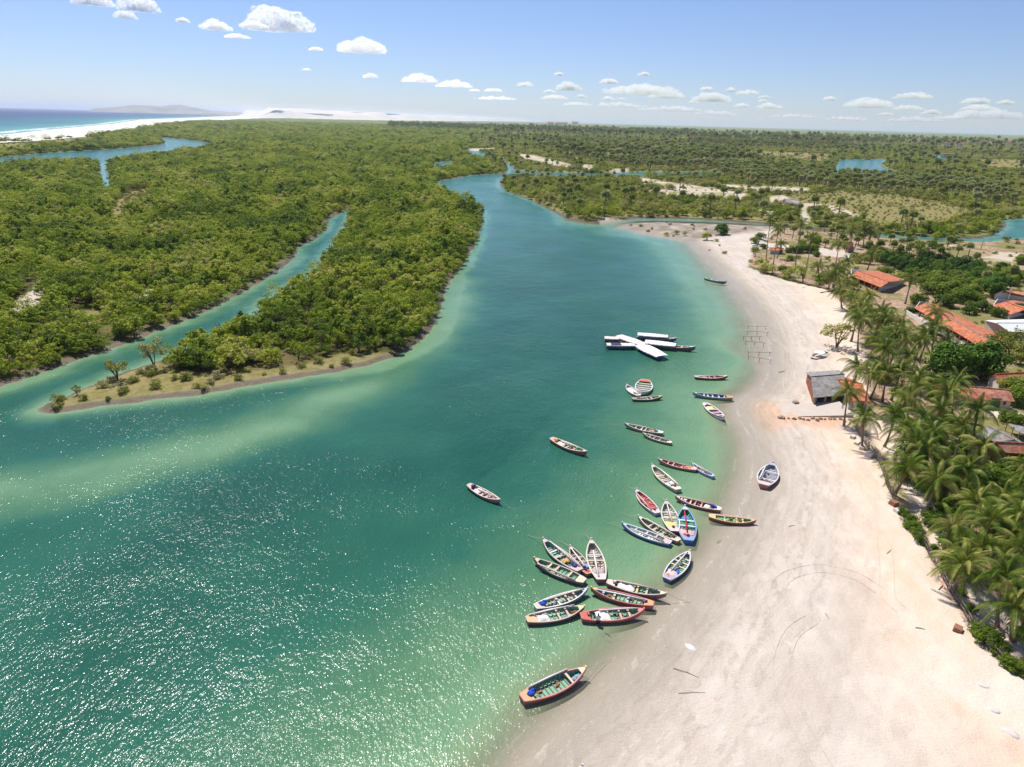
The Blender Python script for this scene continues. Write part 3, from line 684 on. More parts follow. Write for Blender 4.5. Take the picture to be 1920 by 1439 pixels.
def stuff_object(name, k, pts, label, cat):
    """the part of a wood too numerous to model one by one: one object, crowns and trunks instanced at its vertices"""
    crowns, trunks = KINDS[k]
    for v in range(len(crowns)):
        assert (k, v) in FIRST, (k, v)
    me = bpy.data.meshes.new(name); n = len(pts); arr = np.array(pts, dtype=np.float32)    # x y z s v rz
    me.vertices.add(n); me.vertices.foreach_set('co', np.ascontiguousarray(arr[:, :3]).ravel())
    arr = np.concatenate([arr, (arr[:, 3] / np.maximum(1.0, np.hypot(arr[:, 0], arr[:, 1]) / 420.0) ** (0.0 if k in ('coconut', 'fanpalm') else 0.38))[:, None]], 1)
    for an, col_ in (('sc', 3), ('vi', 4), ('rz', 5), ('sz', 6)):
        at = me.attributes.new(an, 'FLOAT', 'POINT'); at.data.foreach_set('value', np.ascontiguousarray(arr[:, col_]))
    o = link(name, me); tag(o, label, cat, None, 'stuff')
    ng = bpy.data.node_groups.new(name, 'GeometryNodeTree')
    ng.interface.new_socket('Geometry', in_out='INPUT', socket_type='NodeSocketGeometry'); ng.interface.new_socket('Geometry', in_out='OUTPUT', socket_type='NodeSocketGeometry')
    gi = ng.nodes.new('NodeGroupInput'); go = ng.nodes.new('NodeGroupOutput')
    def na(nm):
        q = ng.nodes.new('GeometryNodeInputNamedAttribute'); q.data_type = 'FLOAT'; q.inputs['Name'].default_value = nm; return q.outputs[0]
    cx = ng.nodes.new('ShaderNodeCombineXYZ'); ng.links.new(na('rz'), cx.inputs[2])
    rot = ng.nodes.new('FunctionNodeEulerToRotation'); ng.links.new(cx.outputs[0], rot.inputs[0])
    join = ng.nodes.new('GeometryNodeJoinGeometry')
    s0 = na('sc'); vi = na('vi'); cs = ng.nodes.new('ShaderNodeCombineXYZ'); ng.links.new(s0, cs.inputs[0]); ng.links.new(s0, cs.inputs[1]); ng.links.new(na('sz'), cs.inputs[2]); sc = cs.outputs[0]
    which = (0, 1) if k in ('coconut', 'fanpalm', 'scrubtree') else (0,)
    for w in which:
        jg = ng.nodes.new('GeometryNodeJoinGeometry')
        for v in range(len(crowns)):
            oi = ng.nodes.new('GeometryNodeObjectInfo'); oi.transform_space = 'ORIGINAL'
            oi.inputs['As Instance'].default_value = True; oi.inputs['Object'].default_value = FIRST[(k, v)][w]
            ng.links.new(oi.outputs['Geometry'], jg.inputs[0])
        ip = ng.nodes.new('GeometryNodeInstanceOnPoints'); ip.inputs['Pick Instance'].default_value = True
        tr = ng.nodes.new('GeometryNodeSetPosition')
        if k in ('coconut', 'fanpalm'):      # crown and trunk meshes hang from the trunk top
            mu_ = ng.nodes.new('ShaderNodeMath'); mu_.operation = 'MULTIPLY'; ng.links.new(s0, mu_.inputs[0]); mu_.inputs[1].default_value = 10.0 if k == 'coconut' else 4.6
            cz = ng.nodes.new('ShaderNodeCombineXYZ'); ng.links.new(mu_.outputs[0], cz.inputs[2]); ng.links.new(cz.outputs[0], tr.inputs['Offset'])
        ng.links.new(gi.outputs[0], tr.inputs['Geometry']); ng.links.new(tr.outputs[0], ip.inputs['Points'])
        ng.links.new(jg.outputs[0], ip.inputs['Instance']); ng.links.new(vi, ip.inputs['Instance Index'])
        ng.links.new(rot.outputs[0], ip.inputs['Rotation']); ng.links.new(sc, ip.inputs['Scale']); ng.links.new(ip.outputs[0], join.inputs[0])
    ng.links.new(join.outputs[0], go.inputs[0])
    md = o.modifiers.new('scatter', 'NODES'); md.node_group = ng
    return o

# ------------------------------------------------------------------ vegetation: where it grows
GROVES = [G([(1330, 312), (1420, 310), (1500, 320), (1600, 330), (1700, 336), (1800, 348), (1880, 360), (1895, 386), (1820, 374), (1740, 364), (1640, 364), (1500, 354), (1400, 342), (1320, 326)]),
          G([(1040, 264), (1200, 274), (1330, 286), (1390, 300), (1300, 318), (1200, 318), (1100, 302), (1030, 280)]),
          G([(730, 231), (1000, 232), (1300, 250), (1300, 262), (1000, 252), (730, 245)]),
          G([(1300, 262), (1600, 266), (1700, 276), (1500, 282), (1300, 275)])]
CPEN = G([(938, 345), (1055, 406), (1120, 420), (1410, 418), (1600, 436), (1860, 446), (1886, 420), (1930, 400), (2100, 395), (2100, 330), (1400, 322), (1200, 326), (945, 330)])
RIGHT = G([(1000, 232), (1400, 242), (3000, 285), (3600, 700), (2000, 452), (1600, 434), (1055, 404), (980, 372), (938, 345), (945, 332), (900, 300), (880, 262)])
BUILT = G([(1520, 690), (1640, 690), (1640, 770), (1520, 770)])
def scatter(rlo, rhi, sp, jit=0.45):
    xs = np.arange(-rhi, rhi, float(sp)); ys = np.arange(30.0, rhi, float(sp))
    Xg, Yg = np.meshgrid(xs, ys); Xg[::2] += sp / 2
    Xg = Xg + RNG.uniform(-jit, jit, Xg.shape) * sp; Yg = Yg + RNG.uniform(-jit, jit, Yg.shape) * sp
    r_ = np.hypot(Xg, Yg); m = (r_ >= rlo) & (r_ < rhi) & (np.abs(np.arctan2(Xg, Yg)) < R(47))
    X, Y = Xg[m], Yg[m]
    c = Y * fw.y + (0 - H) * fw.z; u = (X * rt.x + Y * rt.y - H * rt.z) / c * FPX
    m = (np.abs(u) < 960 + 260)
    return X[m], Y[m]
def zat(X, Y):
    a_ = np.arctan2(X, Y); r_ = np.hypot(X, Y)
    i = np.clip(np.round((a_ - az[0]) / (az[1] - az[0])).astype(int), 0, NA - 1)
    j = np.clip(np.round((np.log(r_) - math.log(14)) / (math.log(60000) - math.log(14)) * (NR - 1)).astype(int), 0, NR - 1)
    return Z[j * NA + i]
def inside(X, Y, poly): return seg_dist(X, Y, poly)[1]
cand = {k: [] for k in KINDS}
def put(k, X, Y, S, m):
    n = int(m.sum())
    if n == 0: return
    nv = len(KINDS[k][0])
    cand[k].append(np.stack([X[m], Y[m], zat(X[m], Y[m]), S[m], RNG.integers(0, nv, n), RNG.uniform(0, 6.28, n)], 1))
for (rlo, rhi, sp, ks) in ((60, 380, 3.9, 1.0), (380, 1000, 5.4, 1.3), (1000, 2200, 9.2, 2.1), (2200, 4600, 18, 3.7)):
    X, Y = scatter(rlo, rhi, sp)
    sdv = land_sd(X, Y); sa = sand_sd(X, Y); gr = grass_sd(X, Y); vi_ = sdist_many(X, Y, VILLAGE); du = sdist_many(X, Y, DUNES)
    ok = (sdv > 0.25 * ks) & (sa > 1.2 * ks) & (vi_ > 0) & (du > 10)
    rt_ = inside(X, Y, RIGHT); cp = inside(X, Y, CPEN)
    grove = np.zeros(X.shape, bool)
    for g in GROVES[:2]: grove |= inside(X, Y, g)
    grove3 = inside(X, Y, GROVES[2]) | inside(X, Y, GROVES[3])
    rv = RNG.uniform(0, 1, X.shape); fb = fbm(X, Y, 90, 3, 20); fb2 = fbm(X, Y, 30, 3, 21)
    S = ks * (1.0 + 0.22 * fb + RNG.uniform(-.4, .3, X.shape) ** 1) * np.clip(0.62 + sdv / 22, 0.62, 1.0)
    opn = ok & (gr > 1)
    put('mangrove', X, Y, S, opn & ~rt_ & (rv < 0.97))
    # centre and right: looser, lower and paler
    put('mangrove', X, Y, S * 0.7, opn & rt_ & ~grove & ((rv < 0.22 + 0.4 * fb) | ((sdv < 12) & (rv < .7))))
    put('scrubtree', X, Y, S * 0.85, opn & rt_ & ~grove & (rv > 0.22 + 0.4 * fb) & (rv < 0.62 + .2 * fb2 + (.22 if ks > 1.2 else 0)))
    put('fanpalm', X, Y, S * 1.1, opn & grove & (rv < .6 + .5 * fb2))
    put('scrubtree', X, Y, S * .8, opn & grove & (rv > .75))
    put('fanpalm', X, Y, S * 1.2, opn & rt_ & ~grove & (rv > .95))
    put('coconut', X, Y, S * .45 + .3, opn & grove3 & (rv > .80 - .25 * fb) & (ks > 1.5))
    # scattered shrubs on the open grass
    put('shrub', X, Y, S * 0.7, ok & (gr < 1) & (rv > .80))
    put('shrub', X, Y, S * 0.9, opn & ~rt_ & (sdv < 6) & (rv > .6))
# finer low growth on sandy and grassy openings and along the trails, near enough to see
X, Y = scatter(90, 900, 4.2)
sdv = land_sd(X, Y); sa = sand_sd(X, Y); gr = grass_sd(X, Y); vi_ = sdist_many(X, Y, VILLAGE); rv = RNG.uniform(0, 1, X.shape)
put('shrub', X, Y, RNG.uniform(.3, .75, X.shape), (sdv > 1) & (sa < 1) & (Y > 280) & (vi_ > 0) & (rv > .90))
put('shrub', X, Y, RNG.uniform(.22, .6, X.shape) * np.where(X < 0, 1.35, 1), (sdv > .6) & (gr < 0) & (rv > np.where(X < 0, .12, .40)))
put('shrub', X, Y, RNG.uniform(.5, 1.3, X.shape), (sdv > .5) & (vi_ < 3) & (vi_ > -4) & (sa > 0) & (rv > .7) & (X > 60) & (Y > 150))
print('candidates', {k: sum(len(a) for a in v) for k, v in cand.items()})

LBL = {
 ('mangrove', 'spit'): ('green mangrove tree packed in the wood on the spit between river and creek', 'mangrove trees of the spit wood'),
 ('mangrove', 'west'): ('green mangrove tree packed in the wood on the far bank of the side creek', 'mangrove trees beyond the side creek'),
 ('mangrove', 'east'): ('mangrove tree on the wooded point across the sandbar channel', 'mangrove trees of the far wooded point'),
}
TIPX = G([(60, 790), (70, 760), (320, 668), (480, 590), (600, 500), (655, 400), (760, 330), (905, 380), (905, 470), (830, 600), (740, 690), (440, 740), (150, 790)])
def choose(k, limit, labels, name, label, cat, minv=True):
    a = np.concatenate(cand[k]); crowns = KINDS[k][0]
    r_ = np.hypot(a[:, 0], a[:, 1]); inview = np.array([(-30 < q[0] < 1950) and (-30 < q[1] < 1460) for q in (Q(x, y, z) for x, y, z in a[:, :3])])
    size = np.where(inview, a[:, 3] / r_, 0); order = np.argsort(-size)
    ind = order[:limit]; rest = order[limit:]
    for n_, i in enumerate(ind):
        x, y, z, s, v, rz = a[i]
        lb, gp = labels(x, y)
        plant(k, float(x), float(y), float(s), float(rz), lb, gp, v=int(v), z=float(z))
    miss = [v for v in range(len(crowns)) if (k, v) not in FIRST]
    assert not miss
    if len(rest): stuff_object(name, k, a[rest], label, cat)
def lab_m(x, y):
    X_, Y_ = np.array([x]), np.array([y]); q = Q(x, y)
    dc = seg_dist(X_, Y_, G(creek_s), closed=False)[0][0]; dr = seg_dist(X_, Y_, G(spit_s), closed=False)[0][0]; dn = seg_dist(X_, Y_, G(creek_n), closed=False)[0][0]
    if seg_dist(X_, Y_, TIPX)[1][0]:
        e = 'on its creek-side edge' if dc < 9 else ('on its river-side edge' if dr < 9 else 'in its middle')
        f = 'nearest the grassy tip' if q[1] > 600 else ('halfway along' if q[1] > 500 else 'toward its far end')
        return ('green mangrove tree in the spit wood, %s, %s' % (e, f), 'spit wood mangroves ' + e + ' ' + f)
    if x > 20: return ('mangrove tree on the wooded point across the sandbar channel', 'mangrove trees of the far wooded point')
    e = 'on the bank of the side creek' if dn < 9 else ('a little back from the side creek' if dn < 28 else 'deep in the wood left of the side creek')
    f = 'near the left edge' if q[0] < 130 else ('toward the middle' if q[0] < 330 else 'farther upstream')
    return ('green mangrove tree %s, %s' % (e, f), 'west wood mangroves ' + e + ' ' + f)
choose('mangrove', 300, lab_m, 'mangrove_forest', 'dense green mangrove forest stretching away from the river to the horizon', 'forest')
def lab_s(x, y):
    if seg_dist(np.array([x]), np.array([y]), TIPX)[1][0]: return ('small pale shrub growing on the grassy end of the spit', 'shrubs on the spit')
    if y > 60 and x > 40 and y < 420: return ('small shrub growing on open ground behind the beach and sandbar channel', 'shrubs behind the beach')
    if x > 0: return ('small shrub on the open land across the sandbar channel', 'shrubs across the channel')
    return ('small shrub among the mangroves on the far bank of the side creek', 'shrubs beyond the side creek')
# ------------------------------------------------------------------ boats
def col(h): return lin(h)
_pm = {}
def pm(h, kind_='paint'):
    k = (h, kind_)
    if k not in _pm:
        if kind_ == 'paint': _pm[k] = paint('boat_paint_' + h[1:], col(h), 0.6, 0.22, 3.5, wear=tuple(q * 0.5 + 0.13 for q in col(h)), wearamt=0.46)
        elif kind_ == 'wood': _pm[k] = paint('timber_' + h[1:], col(h), 0.8, 0.28, 5.0, stretch=(1, 5, 1), wear=tuple(q * 0.6 for q in col(h)), wearamt=0.38)
        elif kind_ == 'cloth': _pm[k] = paint('cloth_' + h[1:], col(h), 0.85, 0.2, 5.0, bmp=0.5)
        else: _pm[k] = paint(kind_ + '_' + h[1:], col(h), 0.45, 0.2, 6.0)
    return _pm[k]
def mixhex(a, b): return '#' + ''.join('%02x' % int(.45 * int(a[i:i+2], 16) + .55 * int(b[i:i+2], 16)) for i in (1, 3, 5))
def lift(a, k=1.12, g=.16):
    v = [int(a[i:i+2], 16) for i in (1, 3, 5)]; m_ = sum(v) / 3
    return '#' + ''.join('%02x' % max(0, min(235, int((q * (1 - g) + m_ * g) * k + 14))) for q in v)
def hull_fns(L, B, s):
    def w(t):
        t = max(0.0, min(1.0, t))
        if t < .46: return B / 2 * (.46 + .54 * math.sin(math.pi / 2 * min(1, t / .46)) ** .9)
        return B / 2 * (max(0, 1 - ((t - .46) / .54) ** 2.3) * .965 + .035)
    def zs(t):
        z = .52 * s
        if t < .45: z += .10 * s * (1 - t / .45) ** 2
        else: z += .46 * s * ((t - .45) / .55) ** 2.2
        return z
    return w, zs
def boat(st, bw, label, hull='#8a4038', inn='#5a8a66', trim='#cdbfa8', deck='#d9b98a', sdeck=None, thw=((.3, '#d3b79a'), (.55, '#d3b79a'), (.75, '#d3b79a')), pole=(.06, .28, .93, .02, '#e2d8cc'), eng=None, sail=None, wr=.2, canopy=None, hs=1.0, zoff=0.0, ribs=True, group='fishing boats moored off the beach', stripe=None, oars=True, name='fishing_boat', awn=1.95):
    zr = .55 + zoff
    a, b = P(*st, zr), P(*bw, zr + 0.25)
    d = Vector((b.x - a.x, b.y - a.y, 0)); L = d.length; B = L * wr * (1.16 if not canopy else 1.0); s = hs * max(.72, min(1.1, L / 8.0)); rz = math.atan2(d.y, d.x)
    root = empty(name, (a.x, a.y, zoff), rz); tag(root, label, 'boat', group)
    w, zs = hull_fns(L, B, s); N = 22
    def X(t): return t * L + (t - .5) * 0.0
    # outer skin
    m = MB(); m2 = MB(); prof = [(0, -.32), (.45, -.26), (.78, 0.02), (.95, .5), (1.0, 1.0)]
    def sect(t, inset, floor=None):
        W_ = max(.03, w(t) - inset); Zs = zs(t); kz = -.30 * s + (.75 * s * max(0, (t - .8) / .2) ** 2 if t > .8 else 0)
        pts = []
        for f, g in prof:
            z = kz + (Zs - kz) * (g + .32) / 1.32
            pts.append((W_ * f, z))
        return pts
    vs = []; n = len(prof) * 2 - 1
    for i in range(N + 1):
        t = i / N; sc_ = sect(t, 0)
        row = [(-y, z) for y, z in sc_[::-1]] + sc_[1:]
        vs += [(X(t) + (0.10 * s * max(0, (z / zs(t))) if i == N else 0) - (0.10 * s * max(0, z / zs(t)) if i == 0 else 0), y, z) for y, z in row]
    fs = [(i * n + k, (i + 1) * n + k, (i + 1) * n + k + 1, i * n + k + 1) for i in range(N) for k in range(n - 1)]
    fs.append(tuple(range(n))); fs.append(tuple(N * n + k for k in range(n))[::-1])
    m.add(vs, fs); m.build('hull', pm(lift(hull)), root)
    # lining with floor
    fl = .10 * s; vs = []; t0, t1 = .03, .965; nn = 6
    for i in range(N + 1):
        t = t0 + (t1 - t0) * i / N; W_ = max(.02, w(t) - .055 * s - .02); Zs = zs(t) - .01; f = min(fl + (.35 * s * max(0, (t - .85) / .15)), Zs - .05)
        vs += [(X(t), -W_, Zs), (X(t), -W_ * .93, f + (Zs - f) * .4), (X(t), -W_ * .72, f), (X(t), W_ * .72, f), (X(t), W_ * .93, f + (Zs - f) * .4), (X(t), W_, Zs)]
    fs = [(i * nn + k, i * nn + k + 1, (i + 1) * nn + k + 1, (i + 1) * nn + k) for i in range(N) for k in range(nn - 1)]
    fs.append(tuple(range(nn))[::-1]); fs.append(tuple(N * nn + k for k in range(nn)))
    m2.add(vs, fs); m2.build('lining', pm(lift(inn, 1.2, .12)), root)
    # gunwale: a rail with thickness
    m = MB()
    for sg in (-1, 1):
        vs = []
        for i in range(N + 1):
            t = i / N; W_ = w(t); z = zs(t); o = .06 * s; q = .11 * s
            vs += [(X(t), sg * (W_ + o), z - .03), (X(t), sg * (W_ + o), z + .045), (X(t), sg * max(0.0, W_ - q), z + .045), (X(t), sg * max(0.0, W_ - q), z - .03)]
        m.add(vs, [(i * 4 + k, i * 4 + (k + 1) % 4, (i + 1) * 4 + (k + 1) % 4, (i + 1) * 4 + k) for i in range(N) for k in range(4)] + [(3, 2, 1, 0), (N * 4, N * 4 + 1, N * 4 + 2, N * 4 + 3)])
    m.box((X(0) - .03, 0, zs(0) + .015), (.12 * s, 2 * w(0) + .04, .10)); m.build('gunwale', pm(lift(trim, 1.05, .1)), root)
    if stripe:
        m = MB(); vs = []
        for sg in (-1, 1):
            b0 = len(m.v); vs = []
            for i in range(N + 1):
                t = i / N; z = zs(t); vs += [(X(t), sg * (w(t) + .012), z - .06), (X(t), sg * (w(t) * .985 + .014), z - .22 * s)]
            m.add(vs, [(2 * i, 2 * i + 1, 2 * i + 3, 2 * i + 2) for i in range(N)])
        m.build('painted_stripe', pm(stripe), root)
    # ribs
    if ribs:
        m = MB(); nr = int(L / .5)
        for i in range(1, nr):
            t = .06 + .88 * i / nr; W_ = max(.03, w(t) - .05 * s - .03); Zs = zs(t) - .02; f = min(fl + .02 + (.35 * s * max(0, (t - .85) / .15)), Zs - .08); h = .05
            ring = [(-W_, Zs), (-W_ * .92, f + (Zs - f) * .4), (-W_ * .70, f), (W_ * .70, f), (W_ * .92, f + (Zs - f) * .4), (W_, Zs)]
            inr = [(y * .93, z + (.07 if abs(y) < W_ * .8 else .02)) for y, z in ring]
            vs = [(X(t) + e, y, z) for e in (-h, h) for y, z in ring] + [(X(t) + e, y, z) for e in (-h, h) for y, z in inr]
            fs = []
            for k in range(5):
                fs += [(12 + k, 13 + k, 19 + k, 18 + k), (k, k + 1, 13 + k, 12 + k), (6 + k, 18 + k, 19 + k, 7 + k)]
            m.add(vs, fs)
        m.build('ribs', pm(mixhex(inn, trim), 'wood'), root)
    # bow cap and stern deck
    m = MB(); vs = []; K = 5
    for i in range(K + 1):
        t = .905 + .095 * i / K; vs += [(X(t), -w(t) - .01, zs(t) + .055), (X(t), w(t) + .01, zs(t) + .055), (X(t), -w(t) - .01, zs(t) - .04), (X(t), w(t) + .01, zs(t) - .04)]
    fs = [(4 * i, 4 * i + 4, 4 * i + 5, 4 * i + 1) for i in range(K)] + [(0, 1, 3, 2), (4 * K + 1, 4 * K, 4 * K + 2, 4 * K + 3)]
    fs += [(4 * i, 4 * i + 2, 4 * i + 6, 4 * i + 4) for i in range(K)] + [(4 * i + 1, 4 * i + 5, 4 * i + 7, 4 * i + 3) for i in range(K)]
    m.add(vs, fs); m.box((L + .02, 0, zs(1) + .02), (.16, .14 + 2 * w(1), .34 * s)); m.build('bow_cap', pm(deck), root)
    if sdeck:
        m = MB(); t = .075; W_ = (w(0) + w(.15)) / 2
        m.add([(X(0), -w(0), zs(0) + .05), (X(0), w(0), zs(0) + .05), (X(.14), w(.14), zs(.14) + .05), (X(.14), -w(.14), zs(.14) + .05), (X(0), -w(0), zs(0) - .02), (X(0), w(0), zs(0) - .02), (X(.14), w(.14), zs(.14) - .02), (X(.14), -w(.14), zs(.14) - .02)],
              [(0, 3, 2, 1), (4, 5, 6, 7), (3, 7, 6, 2), (0, 1, 5, 4)]); m.build('stern_deck', pm(sdeck, 'wood'), root)
    for t, c in thw:
        m = MB(); m.box((X(t), 0, zs(t) - .05), (.26 * s, 2 * w(t) + .02, .06)); m.build('thwart', pm(c, 'wood'), root)
    if pole:
        t0, y0, t1, y1, c = pole; m = MB()
        p0 = Vector((X(t0), y0 * B, zs(t0) + .13)); p1 = Vector((X(t1), y1 * B, zs(t1) + .13))
        m.tube([p0, p0.lerp(p1, .5) + Vector((0, 0, .03)), p1], [.11 * s, .12 * s, .07 * s], 7); m.build('mast_pole', pm(c, 'wood'), root, True)
        if oars:
            m = MB(); o = Vector((0, math.copysign(.13, y0), -.02))
            m.tube([p0.lerp(p1, .12) + o, p0.lerp(p1, .88) + o * .8], .03 * s, 5)
            m.tube([p0.lerp(p1, .02) - o * .9, p0.lerp(p1, .7) - o * .7], .028 * s, 5); m.build('oar', pm('#8a5f4a', 'wood'), root)
    if eng:
        c, ty = eng; m = MB(); x = X(.13); z = zs(.1)
        m.box((x, 0, z - .10), (.62 * s, .46 * s, .42 * s), taper=.8); m.build('engine_box', pm('#3b3a3a', 'metal'), root)
        m = MB()
        if ty == 'tarp':
            m.blob((x + .05, .02, z + .12), (.42 * s, .34 * s, .26 * s), 9, 6, .22, 3); m.blob((x + .3, .16 * s, z + .28), (.24 * s, .22 * s, .2 * s), 8, 5, .2, 5)
            m.build('engine_tarp', pm(c, 'cloth'), root)
        else:
            m.blob((x, 0, z + .08), (.30 * s, .22 * s, .18 * s), 8, 5, .15, 4); m.tube([(x - .2, .05, z + .1), (x - .25, .08, z + .42)], .03, 5); m.build('engine', pm(c, 'metal'), root)
    if sail:
        for (t0, t1, c, q) in sail:
            m = MB(); rg = random.Random(int(L * 97 + t0 * 100)); nx, ny = 9, 7; vs = []
            for i in range(nx):
                for j in range(ny):
                    t = t0 + (t1 - t0) * i / (nx - 1); y = (j / (ny - 1) - .5) * 2 * w(t) * q
                    e = 1 if 0 < i < nx - 1 and 0 < j < ny - 1 else 0
                    vs.append((X(t) + rg.uniform(-.06, .06), y + rg.uniform(-.05, .05), zs(t) - .12 + e * (.10 + rg.uniform(-.03, .16))))
            m.add(vs, [(i * ny + j, (i + 1) * ny + j, (i + 1) * ny + j + 1, i * ny + j + 1) for i in range(nx - 1) for j in range(ny - 1)])
            m.build('sail_cloth', pm(c, 'cloth'), root, True)
    if ribs and not canopy:
        rg = random.Random(int(st[0] * 7 + st[1])); gc = rg.choice(['#4a3d34', '#8f6a4c', '#c9bfb2', '#3f5870', '#a8744a'])
        for q in range(6):
            t = rg.uniform(.14, .86); y = rg.uniform(-.6, .6) * w(t); m = MB()
            if q % 3: m.blob((X(t), y, fl + .12), (rg.uniform(.12, .3), rg.uniform(.1, .2), rg.uniform(.07, .15)), 7, 5, .3, q); m.build('gear_bundle', pm(gc, 'cloth'), root)
            else: a_ = rg.uniform(-.5, .5); m.tube([(X(t) - .5, y, fl + .16), (X(t), y + a_ * .3, fl + .2), (X(t) + .6, y + a_ * .5, fl + .15)], .035, 4); m.build('rope', pm(gc, 'cloth'), root)
    if group and 'off the beach' in group and N % 2 == 0 and int(st[0]) % 2:
        m = MB(); m.tube([(X(1) + .05, 0, zs(1)), (X(1) + 1.4, .2, zs(1) * .35), (X(1) + 3.6, .6, -.2)], .022, 4); m.build('mooring_rope', pm('#b8a88e', 'cloth'), root)
    if canopy:
        t0, t1, h, c, c2 = canopy; m = MB(); K = 8; Wc = B / 2 * awn; vs = []; K = 14; rgc = random.Random(int(st[0]))
        for i in range(K + 1):
            t = t0 + (t1 - t0) * i / K; wc_ = Wc * (.78 + .22 * math.sin(math.pi * min(1, (i / K) * .9 + .1))) * rgc.uniform(.96, 1.03)
            for y, dzz in ((-1, -.16), (-.96, 0), (-.4, .10), (.4, .10), (.96, 0), (1, -.16)): vs.append((X(t), y * wc_, h + dzz - (.05 if i % 2 else 0) + rgc.uniform(-.02, .02)))
        m.add(vs, [(i * 6 + k, i * 6 + k + 1, (i + 1) * 6 + k + 1, (i + 1) * 6 + k) for i in range(K) for k in range(5)])
        me = m.mesh('awning'); o = link('awning', me, paint('stained_awning_' + c[1:], col(c), .8, .1, 1.5, wear=tuple(q * .72 for q in col(c)), wearamt=.42, bmp=.3), root)
        sol = o.modifiers.new('t', 'SOLIDIFY'); sol.thickness = .03
        if c2:
            m = MB(); m.box((X(t0 + (t1 - t0) * .33), 0, h + .13), (X(t1 - t0) * .36, 2 * Wc * .8, .03)); m.build('awning_patch', pm(c2, 'cloth'), root)
        m = MB()
        for i in range(5):
            t = t0 + (t1 - t0) * (.03 + .94 * i / 4)
            for sg in (-1, 1): m.tube([(X(t), sg * w(t) * .96, zs(t) - .05), (X(t), sg * Wc * .7, h + .02)], .03, 5)
        m.build('awning_post', pm('#6d6a66', 'metal'), root)
    root['_L'] = L; root['_B'] = B
    return root, L, B, s, zs
def in_boat(bt, t, y, dz=0.25):
    root, L, B, s, zs = bt; c, sn = math.cos(root.rotation_euler.z), math.sin(root.rotation_euler.z)
    lx, ly = t * L, y * B
    return Vector((root.location.x + lx * c - ly * sn, root.location.y + lx * sn + ly * c, root.location.z + dz * s)), root.rotation_euler.z
def bundle(bt, t, y, c, label, name='net_bundle', cat='bundle', r=(.7, .4, .2), dz=.26):
    p, rz = in_boat(bt, t, y, dz); m = MB()
    m.blob((0, 0, 0), r, 11, 7, .22, int(t * 100)); m.blob((r[0] * .5, .1, r[2] * .5), (r[0] * .5, r[1] * .6, r[2] * .8), 8, 5, .25, 9)
    m.blob((-r[0] * .6, -.08, r[2] * .3), (r[0] * .4, r[1] * .6, r[2] * .7), 8, 5, .25, 19)
    o = m.build(name, pm(c, 'cloth')); o.location = p; o.rotation_euler.z = rz; tag(o, label, cat); return o
def crate(bt, t, y, c, label, size=(.6, .42, .34)):
    p, rz = in_boat(bt, t, y, .30); root = empty('crate', p, rz); tag(root, label, 'crate')
    m = MB(); a, b, h = size
    m.box((0, 0, -h / 2 + .02), (a, b, .04)); m.box((-a / 2, 0, 0), (.04, b + .04, h)); m.box((a / 2, 0, 0), (.04, b + .04, h)); m.box((0, -b / 2, 0), (a - .04, .04, h - .01)); m.box((0, b / 2, 0), (a - .04, .04, h - .01))
    m.build('box', pm(c, 'metal'), root); m = MB(); m.box((0, 0, h / 2 + .02), (a + .08, b + .10, .04)); m.build('lid', pm(c, 'metal'), root)

GN, WD, TN = '#4f8a68', '#c9ae93', '#d8c8b0'
T3 = lambda c=WD, *t: tuple((q, c) for q in (t or (.32, .54, .76)))
b1 = boat((979, 1309), (1098, 1253), 'long green-lined boat alone near the bottom of the beach with blue tarp at its stern', '#a8463c', GN, '#b5675a', '#ecc9a0', sdeck='#cfa57c', thw=((.73, '#d9bfae'),), pole=(.17, .36, .78, .40, '#e9dfe0'), eng=('#2350b8', 'tarp'), wr=.25)
bundle(b1, .86, -.05, '#7fa3b8', 'pale blue net heaped in the bow of the lone green boat', r=(.6, .3, .14))
b2 = boat((1090, 1155), (1207, 1143), 'red-hulled green-lined boat with white sail heap, lowest right in the star', '#b04a42', GN, '#b8605a', '#d87068', sdeck='#c8655a', thw=((.62, WD), (.76, WD)), pole=(.3, .30, .92, .1, '#e6dcd6'), sail=((.24, .45, '#e8e2dc', .8),), wr=.25, eng=('#4a3f3a', 'bare'))
b3 = boat((988, 1161), (1095, 1137), 'red-sided green boat with white sail astern, lowest left in the star of boats', '#9a3d3a', '#5f9474', '#b79a86', '#e9cf8f', sdeck='#e0b48a', thw=((.16, '#d6b4a2'), (.54, '#d6b0a4'), (.7, '#d6b0a4')), pole=(.05, .25, .86, .3, '#ece4df'), sail=((.18, .38, '#e3dcd8', .7),), wr=.25)
bundle(b3, .66, -.25, '#6d9cc0', 'small light blue bundle beside a thwart of the lower left green boat', r=(.3, .2, .16))
b4 = boat((1004, 1137), (1101, 1104), 'grey-green boat with blue tarp at stern, left arm of the star of boats', '#8d97b0', '#6f8672', '#cfc6c0', '#c2cbd8', sdeck='#d5c0b4', thw=((.42, '#e0d2c6'), (.60, '#d9b6a6'), (.75, '#d9b6a6')), pole=(.08, .22, .95, .06, '#e2cfc4'), eng=('#1f55b5', 'tarp'), wr=.22, stripe='#4d5a8a')
bundle(b4, .84, -.1, '#31506c', 'dark blue net heap in the bow of the grey-green boat', r=(.45, .3, .16))
b5 = boat((1225, 1132), (1109, 1103), 'green-lined boat with yellow bow and long white pole, right of centre in the star', '#9c4740', '#5b9474', '#a8574c', '#e6c178', sdeck='#e0a070', thw=((.40, '#b9c6d6'), (.62, '#ddc79a'), (.80, '#c3ccda')), pole=(.1, -.12, .93, .08, '#ece6e2'), eng=('#3c3756', 'bare'), wr=.2)
